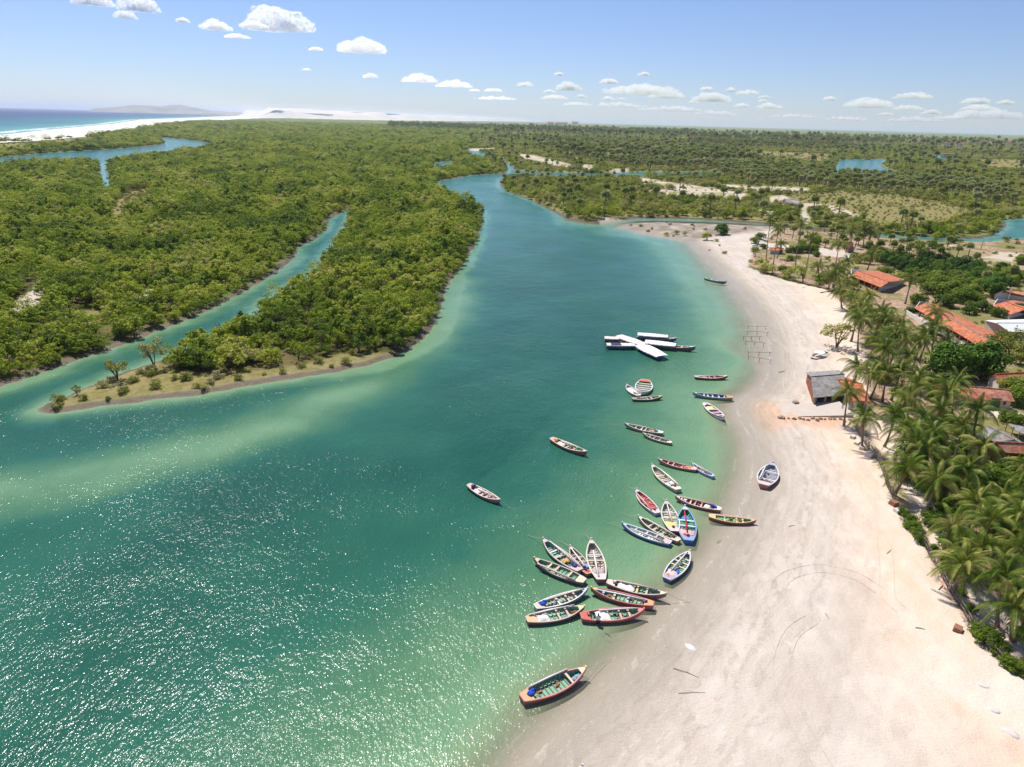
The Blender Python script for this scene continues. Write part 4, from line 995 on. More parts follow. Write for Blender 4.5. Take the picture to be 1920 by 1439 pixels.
b6 = boat((1139, 1090), (1249, 1113), 'green-lined boat with white sail bundle amidships, upper right arm of the star', '#8a4b46', '#5c9270', '#b49a90', '#e3d3b4', sdeck='#dcc9b8', thw=((.52, '#dcc28c'), (.68, '#d6b29c')), pole=(.15, .3, .85, .25, '#dcc0b4'), sail=((.18, .47, '#e6dedb', .75),), eng=('#5b4a52', 'bare'), wr=.2)
bundle(b6, .82, -.1, '#2d4f8a', 'dark blue bundle near the bow of the upper right green boat', r=(.4, .3, .18))
b7 = boat((1096, 1089), (1002, 1047), 'green boat with cream bow at far left of the star, three pale thwarts', '#7b4258', '#3f8562', '#b59a90', '#e6c79c', sdeck='#d9cfae', thw=((.3, '#e0c29c'), (.56, '#e0b898'), (.70, '#e4c4a0')), pole=(.12, .37, .88, .36, '#ddc8bc'), wr=.24)
b8 = boat((1087, 1069), (1018, 1011), 'pale green boat lying second from left at the top of the star, pink bow', '#9a8f84', '#5f927c', '#b5aa9c', '#e2bfc0', sdeck='#d4b0b4', thw=((.5, '#dcbcae'), (.66, '#e2d8cc')), pole=(.06, -.2, .88, -.22, '#e4ccca'), sail=((.30, .40, '#d8b070', .6),), eng=('#39507e', 'tarp'), wr=.23)
b9 = boat((1105, 1074), (1069, 1023), 'small narrow orange-sterned boat wedged between two larger ones atop the star', '#a35a4a', '#8a7a66', '#b0a294', '#dcb7b4', sdeck='#d8744a', thw=((.45, '#cbb0a0'), (.62, '#bfb6ae')), pole=(.05, 0, .92, .05, '#ece4dc'), eng=('#39395c', 'tarp'), wr=.26)
crate(b9, .28, -.2, '#7d9ccb', 'pale blue crate in the small orange-sterned boat')
b10 = boat((1127, 1087), (1108, 1013), 'bleached grey-beige boat standing upright in the picture at the top of the star', '#94464a', '#a89a8a', '#c6bca6', '#dfc5c2', sdeck='#d8c6be', thw=((.5, '#c9b8a8'), (.64, '#a8b4cc')), pole=(.05, .12, .72, .02, '#ece2dc'), sail=((.14, .3, '#b6a7a4', .75),), wr=.24)
b11 = boat((1250, 1084), (1293, 1033), 'blue-hulled boat lying apart right of the star, yellow gear at its stern', '#3c568f', '#6d8f74', '#c3c4c6', '#dcc9c2', sdeck='#b4a0b0', thw=((.5, '#ddcaa0'), (.64, '#e0c8a8'), (.76, '#e0c8a8')), pole=(.25, .1, .95, .05, '#e2dedc'), sail=((.14, .32, '#d8c0c2', .7),), wr=.27, stripe='#e0e0e4')
bundle(b11, .10, .05, '#e0a020', 'yellow gear heap in the stern of the blue-hulled boat', r=(.3, .22, .2), dz=.5)
bundle(b11, .33, -.22, '#2c6fd0', 'bright blue tarp folded in the blue-hulled boat', 'tarp', 'tarp', r=(.35, .22, .14), dz=.5)
b12 = boat((1257, 1017), (1167, 981), 'white and blue-grey boat with a pale lining, lowest on the left of the middle cluster', '#4c5c94', '#a9b0a4', '#c4cad6', '#bcc8d8', sdeck='#cdb4b0', thw=((.3, '#c4b8b0'), (.5, '#cfc8c4'), (.72, '#aeb8c8')), pole=(.1, .28, .8, .22, '#e4dccf'), wr=.22, stripe='#aab4cc')
bundle(b12, .2, .05, '#8a6f5e', 'brown gear heap in the stern of the white and blue boat', r=(.4, .3, .2), dz=.45)
b13 = boat((1273, 1013), (1197, 968), 'cream-railed boat with long pale pole and dark engine, beside the white and blue boat', '#9a5a56', '#6d8168', '#d3c3a8', '#e4dcc2', sdeck='#d6c2ae', thw=((.36, WD), (.55, '#d4b8a4'), (.68, '#cbb7a6')), pole=(.1, -.22, .85, -.25, '#e4d2c2'), eng=('#2e2c3c', 'bare'), wr=.2)
b14 = boat((1265, 996), (1249, 940), 'cream boat with yellow sail cloth at its stern, between the red and the blue-hulled boats', '#8c4246', '#9aa890', '#cfc2b4', '#d9c6bc', sdeck='#d4c0c0', thw=((.48, '#d8c4b4'), (.66, '#cdbcb4')), pole=(.3, 0, .88, 0, '#e6d2cc'), sail=((.15, .34, '#e2cc7c', .85),), eng=('#3c3a30', 'bare'), wr=.27)
b15 = boat((1291, 1014), (1284, 951), 'blue-hulled boat with bright red pole and orange engine gear', '#2b52a8', '#3f9466', '#5f86b8', '#c6d2dc', sdeck='#8a9fc8', thw=((.46, '#c8d4e6'), (.52, '#3f9466'), (.62, '#d6dfe6')), pole=(.24, .02, .86, .05, '#c62a3a'), sail=((.18, .34, '#e0a8a8', .85),), eng=('#402a2a', 'bare'), wr=.27, stripe='#c4cfe0', oars=False)
bundle(b15, .15, .14, '#e2572e', 'orange-red gear beside the engine of the blue-hulled boat with a red pole', r=(.28, .22, .2), dz=.5)
bundle(b15, .70, 0, '#3f8fd8', 'light blue net laid forward in the boat with the red pole', r=(.5, .5, .12), dz=.4)
b16 = boat((1233, 961), (1193, 917), 'boat with bright red lining in the middle cluster, dark engine at its stern', '#c6b8bc', '#c04a42', '#d6c0c0', '#dccace', sdeck='#d2bcc4', thw=((.4, '#c85a50'), (.62, '#d07468')), pole=(.12, .3, .9, .25, '#dcc0bc'), eng=('#2e2238', 'bare'), wr=.25, stripe='#8a4a58')
b17 = boat((1352, 954), (1267, 930), 'maroon boat with bright blue tarp over its engine, nose to the green boat', '#a85248', '#743a3a', '#cdb0a0', '#dccdbc', sdeck='#e2dcd8', thw=((.42, '#d9b6ae'), (.56, '#cfa49c'), (.66, '#e0c8b0'), (.86, '#d8c0b8')), pole=(.15, -.3, .85, -.25, '#dfb7a0'), eng=('#2238a8', 'tarp'), sail=((.22, .36, '#e4dcd8', .6), (.74, .82, '#e6e2de', .5)), wr=.21)
b18 = boat((1330, 966), (1417, 975), 'bright green boat with cream thwarts lying at the water edge', '#8f4038', '#4f9a52', '#c89a68', '#dc9a88', sdeck='#d8bc8c', thw=((.12, '#ddd0a0'), (.34, '#e2d6b4'), (.6, '#dcc894'), (.73, '#e2cfae')), pole=(.14, .12, .9, .0, '#e0cfb0'), wr=.24)
b19 = boat((1432, 909), (1449, 869), 'grey-lined boat with rust-red hull stranded on the sand', '#a4523c', '#8f949c', '#cfc3c4', '#aeb4c4', sdeck='#cdbab4', thw=((.3, '#dcd4d4'), (.66, '#d8c8c0')), pole=(.16, .3, .78, .28, '#e8e4e6'), wr=.34, zoff=.28, group=None)
b20 = boat((1306, 879), (1235, 860), 'dark red boat with orange net in its stern, touching a small blue-railed one', '#a8625e', '#a0504c', '#b98a86', '#dcc6be', sdeck='#d6bcb8', thw=((.36, '#dac0b8'), (.6, '#e0d0c6'), (.74, '#dccabc')), pole=(.3, -.1, .9, -.12, '#c88a84'), wr=.2)
bundle(b20, .2, .02, '#dd8f52', 'orange net heap in the stern of the dark red boat', r=(.75, .45, .2), dz=.42)
b21 = boat((1338, 892), (1297, 866), 'small slim blue-railed boat beside the dark red one', '#7f88b0', '#b0a098', '#aab2cc', '#d4cccc', sdeck='#b4bcd8', thw=((.4, '#d0b8b0'), (.6, '#c8aca8'), (.75, '#d4c4bc')), pole=(.2, .05, .9, .05, '#dfc4bc'), eng=('#3d4866', 'bare'), wr=.22)
b22 = boat((1272, 918), (1222, 872), 'cream boat alone above the middle cluster with light blue cloth and dark red engine', '#a89684', '#a8a08e', '#cfc4ac', '#d8d2be', sdeck='#dccfb4', thw=((.4, '#cbb8a8'), (.6, '#c4b4a4')), pole=(.1, -.26, .8, -.3, '#e2dccc'), sail=((.2, .34, '#d9dce0', .7),), eng=('#7c2438', 'bare'), wr=.23)
bundle(b22, .27, .12, '#5f9ad8', 'light blue cloth in the cream boat above the middle cluster', r=(.3, .2, .12), dz=.5)
b23 = boat((1243, 811), (1172, 794), 'weathered grey boat with yellow gear and blue drum, upper one of a rafted pair', '#8b7a68', '#8f8676', '#c2b8a8', '#cfc8bc', sdeck='#dcd6cc', thw=((.45, '#d2c8bc'), (.55, '#e2dcd4'), (.7, '#c8bcb0')), pole=(.2, -.2, .8, -.25, '#d8cfc4'), wr=.19)
bundle(b23, .28, .0, '#e0c080', 'yellow gear heap in the upper boat of the rafted pair', r=(.5, .35, .2), dz=.42)
bundle(b23, .15, .1, '#2f78c0', 'blue tarp bundle at the stern of the upper boat of the rafted pair', 'tarp', 'tarp', r=(.25, .25, .22), dz=.5)
b24 = boat((1259, 829), (1206, 811), 'weathered cream boat, lower one of a rafted pair', '#7f6e5c', '#9a8f7e', '#cabfae', '#d2c9ba', sdeck='#e0dad0', thw=((.4, '#d6c8bc'), (.6, '#cdbfae'), (.75, '#c6b6a8')), pole=(.1, -.2, .85, -.22, '#d9cfc2'), wr=.2)
b25 = boat((1322, 756), (1357, 783), 'white-sterned boat with red lining pointing down the picture near the clay spit', '#cfc6c8', '#b0404e', '#ddd4d6', '#dcb4b8', sdeck='#dcc8cc', thw=((.4, '#e8e0dc'), (.58, '#e6dcdc'), (.68, '#2a2f60'), (.78, '#e6dcdc')), pole=None, sail=((.2, .42, '#e2d2a0', .8),), wr=.25, eng=('#6a2a40', 'bare'), stripe='#9a4860')
b26 = boat((1373, 745), (1300, 737), 'long boat with bright blue lining and orange stern', '#6d7c80', '#2f6fa6', '#a8b0aa', '#b9c6c8', sdeck='#dd9258', thw=((.2, '#d8b8a8'), (.34, '#e2dcd6'), (.5, '#e0dcd8'), (.62, '#dccfc8'), (.72, '#e2dcd8')), pole=(.2, -.3, .8, -.3, '#c6bcb0'), wr=.19, ribs=True)
b27 = boat((1303, 706), (1364, 705), 'dark red boat with a short upright stick, farthest up the row nearest the beach', '#7a3832', '#b0605a', '#d0c0b8', '#d9d2c8', sdeck='#cdb0ac', thw=((.45, '#dcc0b8'), (.62, '#d4b4ac')), pole=(.1, -.1, .75, .25, '#e4d2cc'), sail=((.15, .38, '#dcb6b2', .7),), wr=.19)
b28 = boat((1198, 741), (1175, 720), 'decked grey-white boat lying on the left of the group of three', '#8c8478', '#b5aca4', '#cbc3b8', '#d0c8bc', sdeck='#cfc3be', thw=((.4, '#c8beb8'), (.75, '#bcb4aa')), pole=(.1, .0, .4, .1, '#d4ccc4'), sail=((.25, .8, '#d4cac8', .85),), wr=.3, ribs=False)
b29 = boat((1210, 713), (1204, 737), 'white-ribbed boat with red and blue at its far end, middle of the group of three', '#c9c6b6', '#5c6a52', '#dcd8cc', '#cfcabc', sdeck='#c86a50', thw=((.25, '#e4e0d4'), (.4, '#e4e0d4'), (.55, '#e4e0d4'), (.7, '#e4e0d4')), pole=None, wr=.36)
b30 = boat((1186, 747), (1241, 742), 'dark-hulled boat with yellow bow, nearest of the group of three', '#4c4640', '#756c5c', '#b4a894', '#d8d070', sdeck='#a09484', thw=((.35, '#cfc4b0'), (.5, '#d8cfbc'), (.65, '#dcd6cc')), pole=(.25, -.1, .6, .15, '#ddd0b0'), wr=.21)
b31 = boat((1322, 522), (1362, 529), 'slim pale green boat alone in the far shallows', '#3c5a4c', '#b8bfb8', '#a9bdb4', '#8fa89c', sdeck='#7f9a90', thw=((.3, '#e0e0dc'), (.55, '#dcdcd8')), pole=None, wr=.17, oars=False)
b32 = boat((1195, 632), (1268, 636), 'long awning boat with rust-red bow, topmost of the six white-awning boats', '#3f4a58', '#8a4a3c', '#c8bfb4', '#ded6cc', thw=((.85, '#b06a50'),), pole=None, wr=.15, canopy=(.0, .78, 1.35, '#e6dedb', None), group='passenger boats under white awnings', name='awning_boat')
b33 = boat((1158, 632), (1212, 649), 'awning boat running diagonally through the middle of the raft', '#6a7a96', '#7a4a3c', '#b0a498', '#bcb2a8', thw=(), pole=None, wr=.17, canopy=(.04, .93, 1.0, '#e9dcd4', None), group='passenger boats under white awnings', name='awning_boat')
b34 = boat((1209, 645), (1303, 654), 'awning boat whose brown upturned bow sticks out uncovered to the right', '#5a4a44', '#a05a40', '#c4b6a4', '#e2dccf', thw=((.74, '#d8cfc8'), (.85, '#b8654c')), pole=None, wr=.15, hs=1.25, canopy=(.0, .62, 1.2, '#e6dedc', None), group='passenger boats under white awnings', name='awning_boat')
b35 = boat((1201, 650), (1243, 670), 'awning boat nearest the viewer in the raft, blue hull under a broad white awning', '#36549a', '#8a6a5c', '#9fb0cc', '#c6ccd8', thw=(), pole=None, wr=.23, canopy=(.0, .98, 1.0, '#e6dfdf', None), group='passenger boats under white awnings', name='awning_boat')
b36 = boat((1137, 649), (1192, 648), 'awning boat with dark blue cloth over part of its white awning', '#2f4878', '#6a5246', '#b58a74', '#c6ccd8', thw=(), pole=None, wr=.17, canopy=(.0, .96, 1.0, '#e6dfdc', '#26344f'), group='passenger boats under white awnings', name='awning_boat')
b37 = boat((1134, 637), (1186, 638), 'awning boat with a short square awning at the far left of the raft', '#6a4a38', '#8a7060', '#b98a6a', '#c8a48c', thw=((.7, '#c8a890'), (.85, '#b08a74')), pole=None, wr=.17, canopy=(-.02, .5, 1.1, '#e0d3cb', None), group='passenger boats under white awnings', name='awning_boat')
b40 = boat((1525, 671), (1552, 658), 'small red-bottomed boat with a white wheelhouse roof drawn up on dry sand', '#9c3a3c', '#8f8a86', '#cfc8c6', '#cfc6c2', sdeck='#b8b0b0', thw=((.8, '#b8b0a8'),), pole=None, wr=.36, zoff=.25, canopy=(.2, .56, 1.25, '#eef0ee', None), awn=.85, group=None, hs=.9)
b38 = boat((1034, 822), (1100, 848), 'boat alone in open water with yellow gear at the stern and green lining forward', '#a05248', '#5f9a6a', '#d2b6a2', '#dcc6b0', sdeck='#d8a890', thw=((.5, '#d8bca8'), (.68, '#d0b49c')), pole=(.25, .15, .85, .15, '#dcc8b8'), sail=((.22, .42, '#e2cfc8', .8),), wr=.21)
bundle(b38, .13, 0, '#e0a030', 'yellow gear heap in the stern of the boat alone in open water', r=(.35, .28, .25), dz=.5)
b39 = boat((879, 908), (937, 937), 'boat alone farthest out in the river, blue tarp at the stern and bleached pink lining', '#a06a60', '#a89488', '#d8b8a6', '#dcc2b4', sdeck='#d8b89c', thw=((.5, '#dcccc4'), (.65, '#d6c2b8')), pole=(.3, .05, .92, .05, '#e8dcd6'), sail=((.24, .42, '#e6dcd8', .75),), eng=('#27326e', 'tarp'), wr=.22)
b41 = boat((1040, 1520), (1092, 1434), 'grey boat of which only the pale bow tip shows at the bottom edge', '#8f8f92', '#9a968e', '#c6c2c0', '#c9c6c6', sdeck='#aaa6a2', thw=((.5, '#c8bcb0'),), pole=None, wr=.22, zoff=.2, group=None)

# boat shadows and hulls meet the ground only for the two drawn up: small props of sand are not needed
# ------------------------------------------------------------------ racks of stakes in the shallows
m_stake = pm('#5c4a3c', 'wood')
RK = [((1402, 617), (1435, 617), 'farthest, by the upper water edge'), ((1401, 627), (1438, 629), 'second from the top'), ((1394, 637), (1424, 637), 'third from the top and reaching farthest out'), ((1398, 646), (1431, 649), 'fourth from the top, with a crooked rail'), ((1403, 666), (1443, 667), 'upper of the lower two'), ((1403, 675), (1444, 681), 'lowest of all')]
for n_, (a, b, w_) in enumerate(RK):
    a, b = P(*a), P(*b); root = empty('stake_rack', (a.x, a.y, -.3), math.atan2(b.y - a.y, b.x - a.x)); L = (b - a).length
    tag(root, 'thin wooden stake rack in the shallows, ' + w_, 'rack', 'stake racks in the shallows')
    for t in (0, .5, 1):
        m = MB(); m.tube([(t * L, 0, 0), (t * L + random.uniform(-.1, .1), random.uniform(-.1, .1), 1.15)], .05, 6); m.build('post', m_stake, root)
    m = MB(); m.tube([(-.3, 0, 1.05), (L * .5, .05, 1.12 if n_ % 2 else 1.0), (L + .5, -.05, 1.05)], .035, 6); m.build('rail', m_stake, root)
# ------------------------------------------------------------------ buildings
def tile_mat(name, c1, c2, scale=1.0):
    m, nt, out = new_mat(name); p = nt.nodes.new('ShaderNodeBsdfPrincipled'); nt.links.new(p.outputs[0], out.inputs[0]); p.inputs['Roughness'].default_value = .85
    v = objc(nt); n1 = noise(nt, v, 1.2, 4, .6); n2 = noise(nt, v, 9, 3, .6)
    wv = nt.nodes.new('ShaderNodeTexWave'); wv.wave_type = 'BANDS'; wv.bands_direction = 'X'; wv.inputs['Scale'].default_value = 1.4 * scale; wv.inputs['Distortion'].default_value = .6; nt.links.new(v, wv.inputs['Vector'])
    c = mixc(nt, smooth(nt, n1, .38, .62), c1, c2); n3 = noise(nt, v, .5, 5, .7); c = mixc(nt, smooth(nt, n3, .52, .66, 0, .5), c, tuple(q * .45 + .05 for q in c1)); c = mixc(nt, mth(nt, 'MULTIPLY', smooth(nt, n2, .5, .7), .4), c, tuple(q * .5 for q in c1))
    nt.links.new(c, p.inputs['Base Color']); nt.links.new(bump(nt, wv.outputs['Fac'], .6, .08), p.inputs['Normal']); return m
m_tile = tile_mat('clay_tile_roof', lin('#b85f38'), lin('#d08560'))
m_tile2 = tile_mat('faded_tile_roof', lin('#bd6c4a'), lin('#d49a7e'))
m_thatch = tile_mat('grey_thatch', lin('#8d8682'), lin('#b0a9a4'), 3.0)
m_whiter = paint('white_sheet_roof', lin('#e6e6e4'), .5, .06, 1.5)
m_cement = paint('cement_render', lin('#b8a596'), .9, .15, 1.2)
m_whitew = paint('whitewashed_wall', lin('#ded6cc'), .9, .1, 1.2)
m_cream = paint('cream_wall', lin('#cbb48a'), .9, .12, 1.2)
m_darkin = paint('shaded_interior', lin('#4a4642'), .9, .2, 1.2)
m_green = paint('green_door_paint', lin('#3f5c3a'), .6, .2, 2.0)
m_blue = paint('pale_blue_wall', lin('#b8c4dc'), .8, .1, 1.2)
m_wood = paint('grey_timber', lin('#8c7f72'), .9, .25, 4.0)
m_redcol = paint('brick_red_column', lin('#a8543c'), .8, .2, 3.0)
m_brick, nt, out = new_mat('bare_brick'); p_ = nt.nodes.new('ShaderNodeBsdfPrincipled'); nt.links.new(p_.outputs[0], out.inputs[0]); p_.inputs['Roughness'].default_value = .9
bt_ = nt.nodes.new('ShaderNodeTexBrick'); bt_.inputs['Scale'].default_value = 4.0; bt_.inputs['Color1'].default_value = (*lin('#a05a40'), 1); bt_.inputs['Color2'].default_value = (*lin('#86462f'), 1); bt_.inputs['Mortar'].default_value = (*lin('#6e5244'), 1)
mpp = nt.nodes.new('ShaderNodeMapping'); mpp.inputs['Rotation'].default_value = (R(90), 0, R(20)); nt.links.new(pos(nt), mpp.inputs[0]); nt.links.new(mpp.outputs[0], bt_.inputs[0]); nt.links.new(bt_.outputs[0], p_.inputs['Base Color'])

def slab(m, a, b, c, d, th=.14):
    n = ((b - a).cross(d - a)).normalized()
    if n.z < 0: n = -n
    o = n * th; m.add([a - o, b - o, c - o, d - o, a, b, c, d], [(3, 2, 1, 0), (4, 5, 6, 7), (0, 1, 5, 4), (1, 2, 6, 5), (2, 3, 7, 6), (3, 0, 4, 7)])
def house(front, ridge, z, label, back=None, rm=None, wm=None, name='house', cat='house', doors=(), windows=(), open_front=False, cols=0, colmat=None, over=.35, ridge_cap=None, group=None, endm=None, g0=None):
    """front eave and ridge given where they stand in plan; z = (eave, ridge)"""
    rm = rm or m_tile; wm = wm or m_whitew
    f0, f1 = P(*front[0], z[0]), P(*front[1], z[0]); r0_, r1_ = P(*ridge[0], z[1]), P(*ridge[1], z[1])
    if back: k0, k1 = P(*back[0], z[0]), P(*back[1], z[0])
    else: k0, k1 = [Vector((2 * r.x - f.x, 2 * r.y - f.y, z[0])) for r, f in ((r0_, f0), (r1_, f1))]
    cx = (f0 + f1 + k0 + k1) / 4; base = ground_z(cx.x, cx.y) if g0 is None else g0
    dx = (f1 - f0); rz = math.atan2(dx.y, dx.x); root = empty(name, (cx.x, cx.y, base), rz); tag(root, label, cat, group)
    M = root.matrix_basis.copy(); Mi = Matrix.Translation((cx.x, cx.y, base)) @ Matrix.Rotation(rz, 4, 'Z'); Mi.invert()
    F0, F1, R0, R1, K0, K1 = [Mi @ v for v in (f0, f1, r0_, r1_, k0, k1)]
    m = MB(); slab(m, F0, F1, R1, R0); slab(m, R0, R1, K1, K0); roof = m.build('roof', rm, root)
    m = MB(); m.tube([R0 + Vector((0, 0, .03)), R1 + Vector((0, 0, .03))], .13, 6); m.build('ridge', ridge_cap or rm, roof)
    # walls inset under the eaves
    def ins(a, b, c, q): return a + (b - a).normalized() * q + (c - a).normalized() * q
    c0, c1, c2, c3 = ins(F0, F1, K0, over), ins(F1, F0, K1, over), ins(K1, K0, F1, over), ins(K0, K1, F0, over)
    for c in (c0, c1, c2, c3): c.z = 0
    he = F0.z - .10; hr = R0.z - .18
    m = MB()
    def wall(a, b, peak=None, th=.18):
        t = Vector((b.x - a.x, b.y - a.y, 0)); n = Vector((-t.y, t.x, 0)).normalized() * th
        pts = [a + Vector((0, 0, -.5)), b + Vector((0, 0, -.5)), b + Vector((0, 0, he))] + ([peak] if peak else []) + [a + Vector((0, 0, he))]
        k = len(pts); m.add(pts + [q + n for q in pts], [tuple(range(k))[::-1], tuple(range(k, 2 * k))] + [(i, (i + 1) % k, k + (i + 1) % k, k + i) for i in range(k)])
    pk1 = Vector(((c1.x + c2.x) / 2, R1.y, hr)); pk0 = Vector(((c3.x + c0.x) / 2, R0.y, hr))
    if not open_front: wall(c0, c1)
    wall(c1, c2, pk1); wall(c2, c3); wall(c3, c0, pk0)
    m.build('wall', wm, root)
    if open_front:
        cc = (c0 + c1 + c2 + c3) / 4; m = MB(); slab(m, *[cc + (q - cc) * .93 + Vector((0, 0, .08)) for q in (c0, c1, c2, c3)], .25); m.build('floor', m_cement, root)
    for i in range(cols):
        q = c0.lerp(c1, (i + .02) / max(1, cols - .96)); m = MB(); m.box((q.x, q.y - .05, he / 2 - .05), (.34, .34, he + .1)); m.build('column', colmat or m_redcol, root)
    for (u, wd, hh) in doors:
        q = c0.lerp(c1, u); m = MB(); m.box((q.x, q.y - .035, hh / 2), (wd, .07, hh)); dr = m.build('door', m_green, root)
        m = MB(); m.box((q.x, q.y - .06, hh + .06), (wd + .24, .12, .12)); m.box((q.x - wd / 2 - .06, q.y - .06, hh / 2), (.12, .12, hh)); m.box((q.x + wd / 2 + .06, q.y - .06, hh / 2), (.12, .12, hh)); m.build('door_frame', m_wood, dr)
    for (u, wd, zc, mt) in windows:
        q = c0.lerp(c1, u); m = MB(); m.box((q.x, q.y - .03, zc), (wd, .06, .9)); wn_ = m.build('window', mt, root)
        m = MB(); m.box((q.x, q.y - .05, zc - .5), (wd + .2, .1, .1)); m.build('sill', m_cement, wn_)
    return root, (c0, c1, c2, c3, he)

house([(1526, 746), (1588, 740)], [(1521, 707), (1583, 702)], (2.4, 4.0), 'grey thatched open shed standing by the ramp at the top of the beach', rm=m_thatch, wm=m_brick, name='thatched_shed', cat='shed', open_front=True, cols=4, colmat=m_wood)
house([(1590, 752), (1634, 757)], [(1574, 712), (1616, 720)], (2.6, 4.0), 'orange-roofed house half hidden by palms right behind the thatched shed', rm=m_tile, wm=m_whitew, doors=((.6, 1.0, 2.0),))
house([(1594, 517), (1651, 539)], [(1608, 508), (1667, 529)], (2.6, 4.3), 'orange-roofed house with a stepped roof among palms at the head of the beach', back=[(1646, 508), (1698, 525)], rm=m_tile, open_front=True, cols=5)
h_, cs_ = house([(1713, 577), (1832, 647)], [(1734, 569), (1860, 641)], (2.7, 4.2), 'long orange-roofed eating house with grey ridge and open columned veranda', back=[(1752, 570), (1884, 634)], rm=m_tile, wm=m_whitew, name='veranda_building', cat='building', open_front=True, cols=10, ridge_cap=m_thatch)
m = MB(); c0, c1 = cs_[0], cs_[1]; m.box(((c0.x + c1.x) / 2, c0.y - 2.2, .35), ((c1 - c0).length + .5, .25, 1.5)); m.build('veranda_wall', m_whitew, h_)
m = MB(); m.box(((c0.x + c1.x) / 2, c0.y - .9, .35), ((c1 - c0).length, 2.2, .3)); m.build('terrace', m_cement, h_)
for k in range(5):
    q = c0.lerp(c1, .12 + .19 * k); t_ = empty('veranda_table', (0, 0, 0)); p3 = Matrix.Translation(h_.location) @ Matrix.Rotation(h_.rotation_euler.z, 4, 'Z') @ Vector((q.x, q.y - .9, .5))
    t_.location = p3; t_.rotation_euler.z = h_.rotation_euler.z; tag(t_, 'small table on the veranda of the long eating house', 'table', 'veranda tables')
    m = MB(); m.box((0, 0, .75), (1.1, .9, .05)); m.build('tabletop', m_green, t_)
    for sx in (-.45, .45):
        for sy in (-.35, .35): m = MB(); m.box((sx, sy, .36), (.06, .06, .72)); m.build('leg', m_wood, t_)
house([(1892, 622), (1995, 625)], [(1869, 606), (1975, 606)], (3.0, 4.2), 'white-roofed shed with bare cement walls at the right edge', back=[(1848, 601), (1950, 598)], rm=m_whiter, wm=m_cement, name='white_roofed_shed', cat='shed', over=.15)
house([(1893, 552), (1970, 566)], [(1880, 545), (1965, 550)], (2.6, 3.8), 'faded orange-roofed house at the right edge, farther of the two above the white shed', rm=m_tile2)
house([(1859, 573), (1895, 590)], [(1884, 566), (1925, 580)], (2.6, 3.9), 'orange-roofed house directly above the white-roofed shed', back=[(1899, 563), (1955, 573)], rm=m_tile)
house([(1874, 722), (1935, 716)], [(1866, 702), (1935, 698)], (2.5, 4.0), 'orange-roofed house with a white gable edge right of the big dark trees', rm=m_tile, windows=((.5, 1.0, 1.3, m_darkin),))
house([(1818, 748), (1903, 753)], [(1806, 724), (1893, 732)], (2.7, 4.2), 'cream-walled house with green double door under a broad orange roof', rm=m_tile2, wm=m_cream, doors=((.62, 1.7, 2.1),), windows=((.85, .5, 1.4, m_darkin), (.25, .9, 1.4, m_darkin)))
house([(1766, 741), (1813, 744)], [(1750, 722), (1800, 722)], (2.5, 3.8), 'smaller orange-roofed wing joined to the left of the cream-walled house', rm=m_tile, wm=m_whitew)
house([(1829, 815), (1866, 829)], [(1853, 800), (1902, 825)], (2.3, 3.2), 'low grey thatched hut in front of the brick house', rm=m_thatch, wm=m_wood, name='thatched_hut', cat='hut', open_front=True, cols=3, colmat=m_wood)
house([(1886, 849), (1955, 853)], [(1866, 829), (1935, 832)], (2.8, 4.0), 'bare brick house with orange roof at the right edge among green bushes', rm=m_tile2, wm=m_brick, windows=((.35, .7, 1.6, m_darkin),))
house([(1443, 470), (1471, 471)], [(1443, 465), (1470, 466)], (2.2, 3.0), 'little blue-fronted white house with orange roof near the sandbar palms', rm=m_tile, wm=m_blue, doors=((.8, .9, 1.8),))
house([(1585, 468), (1602, 466)], [(1589, 458), (1598, 458)], (2.2, 4.4), 'small steep orange roof among fan palms behind the beach', rm=m_tile, wm=m_wood, name='steep_roofed_hut', cat='hut', open_front=True, cols=3, colmat=m_wood)
house([(1475, 380), (1503, 385)], [(1471, 373), (1496, 376)], (2.6, 4.6), 'dark thatched barn standing alone on the sandy land across the channel', rm=m_thatch, wm=m_wood, name='thatched_barn', cat='barn', over=.6)
house([(1410, 466), (1424, 465)], [(1411, 461), (1422, 460)], (1.9, 2.6), 'tiny grey thatched shelter at the sand edge beside the little blue-fronted house', rm=m_thatch, wm=m_wood, name='thatched_shelter', cat='shelter', open_front=True, cols=2, colmat=m_wood)
# pergola
a, b, c = P(1889, 794, 2.3), P(1950, 806, 2.3), P(1912, 812, 2.3); root = empty('pergola', (a.x, a.y, ground_z(a.x, a.y))); tag(root, 'grey pole pergola with flat brush roof at the right edge', 'pergola')
g_ = root.location.z; a = Vector((0, 0, 2.3 - g_)); b = P(1950, 806, 2.3) - root.location; c = P(1912, 812, 2.3) - root.location; d = c + (b - a)
m = MB(); slab(m, a, b, d, c, .12); m.build('roof', m_thatch, root)
for q in (a, b, c, d, (a + c) / 2, (a + b) / 2): m = MB(); m.tube([(q.x, q.y, -.3), (q.x, q.y, q.z + .3)], .08, 6); m.build('post', m_wood, root)

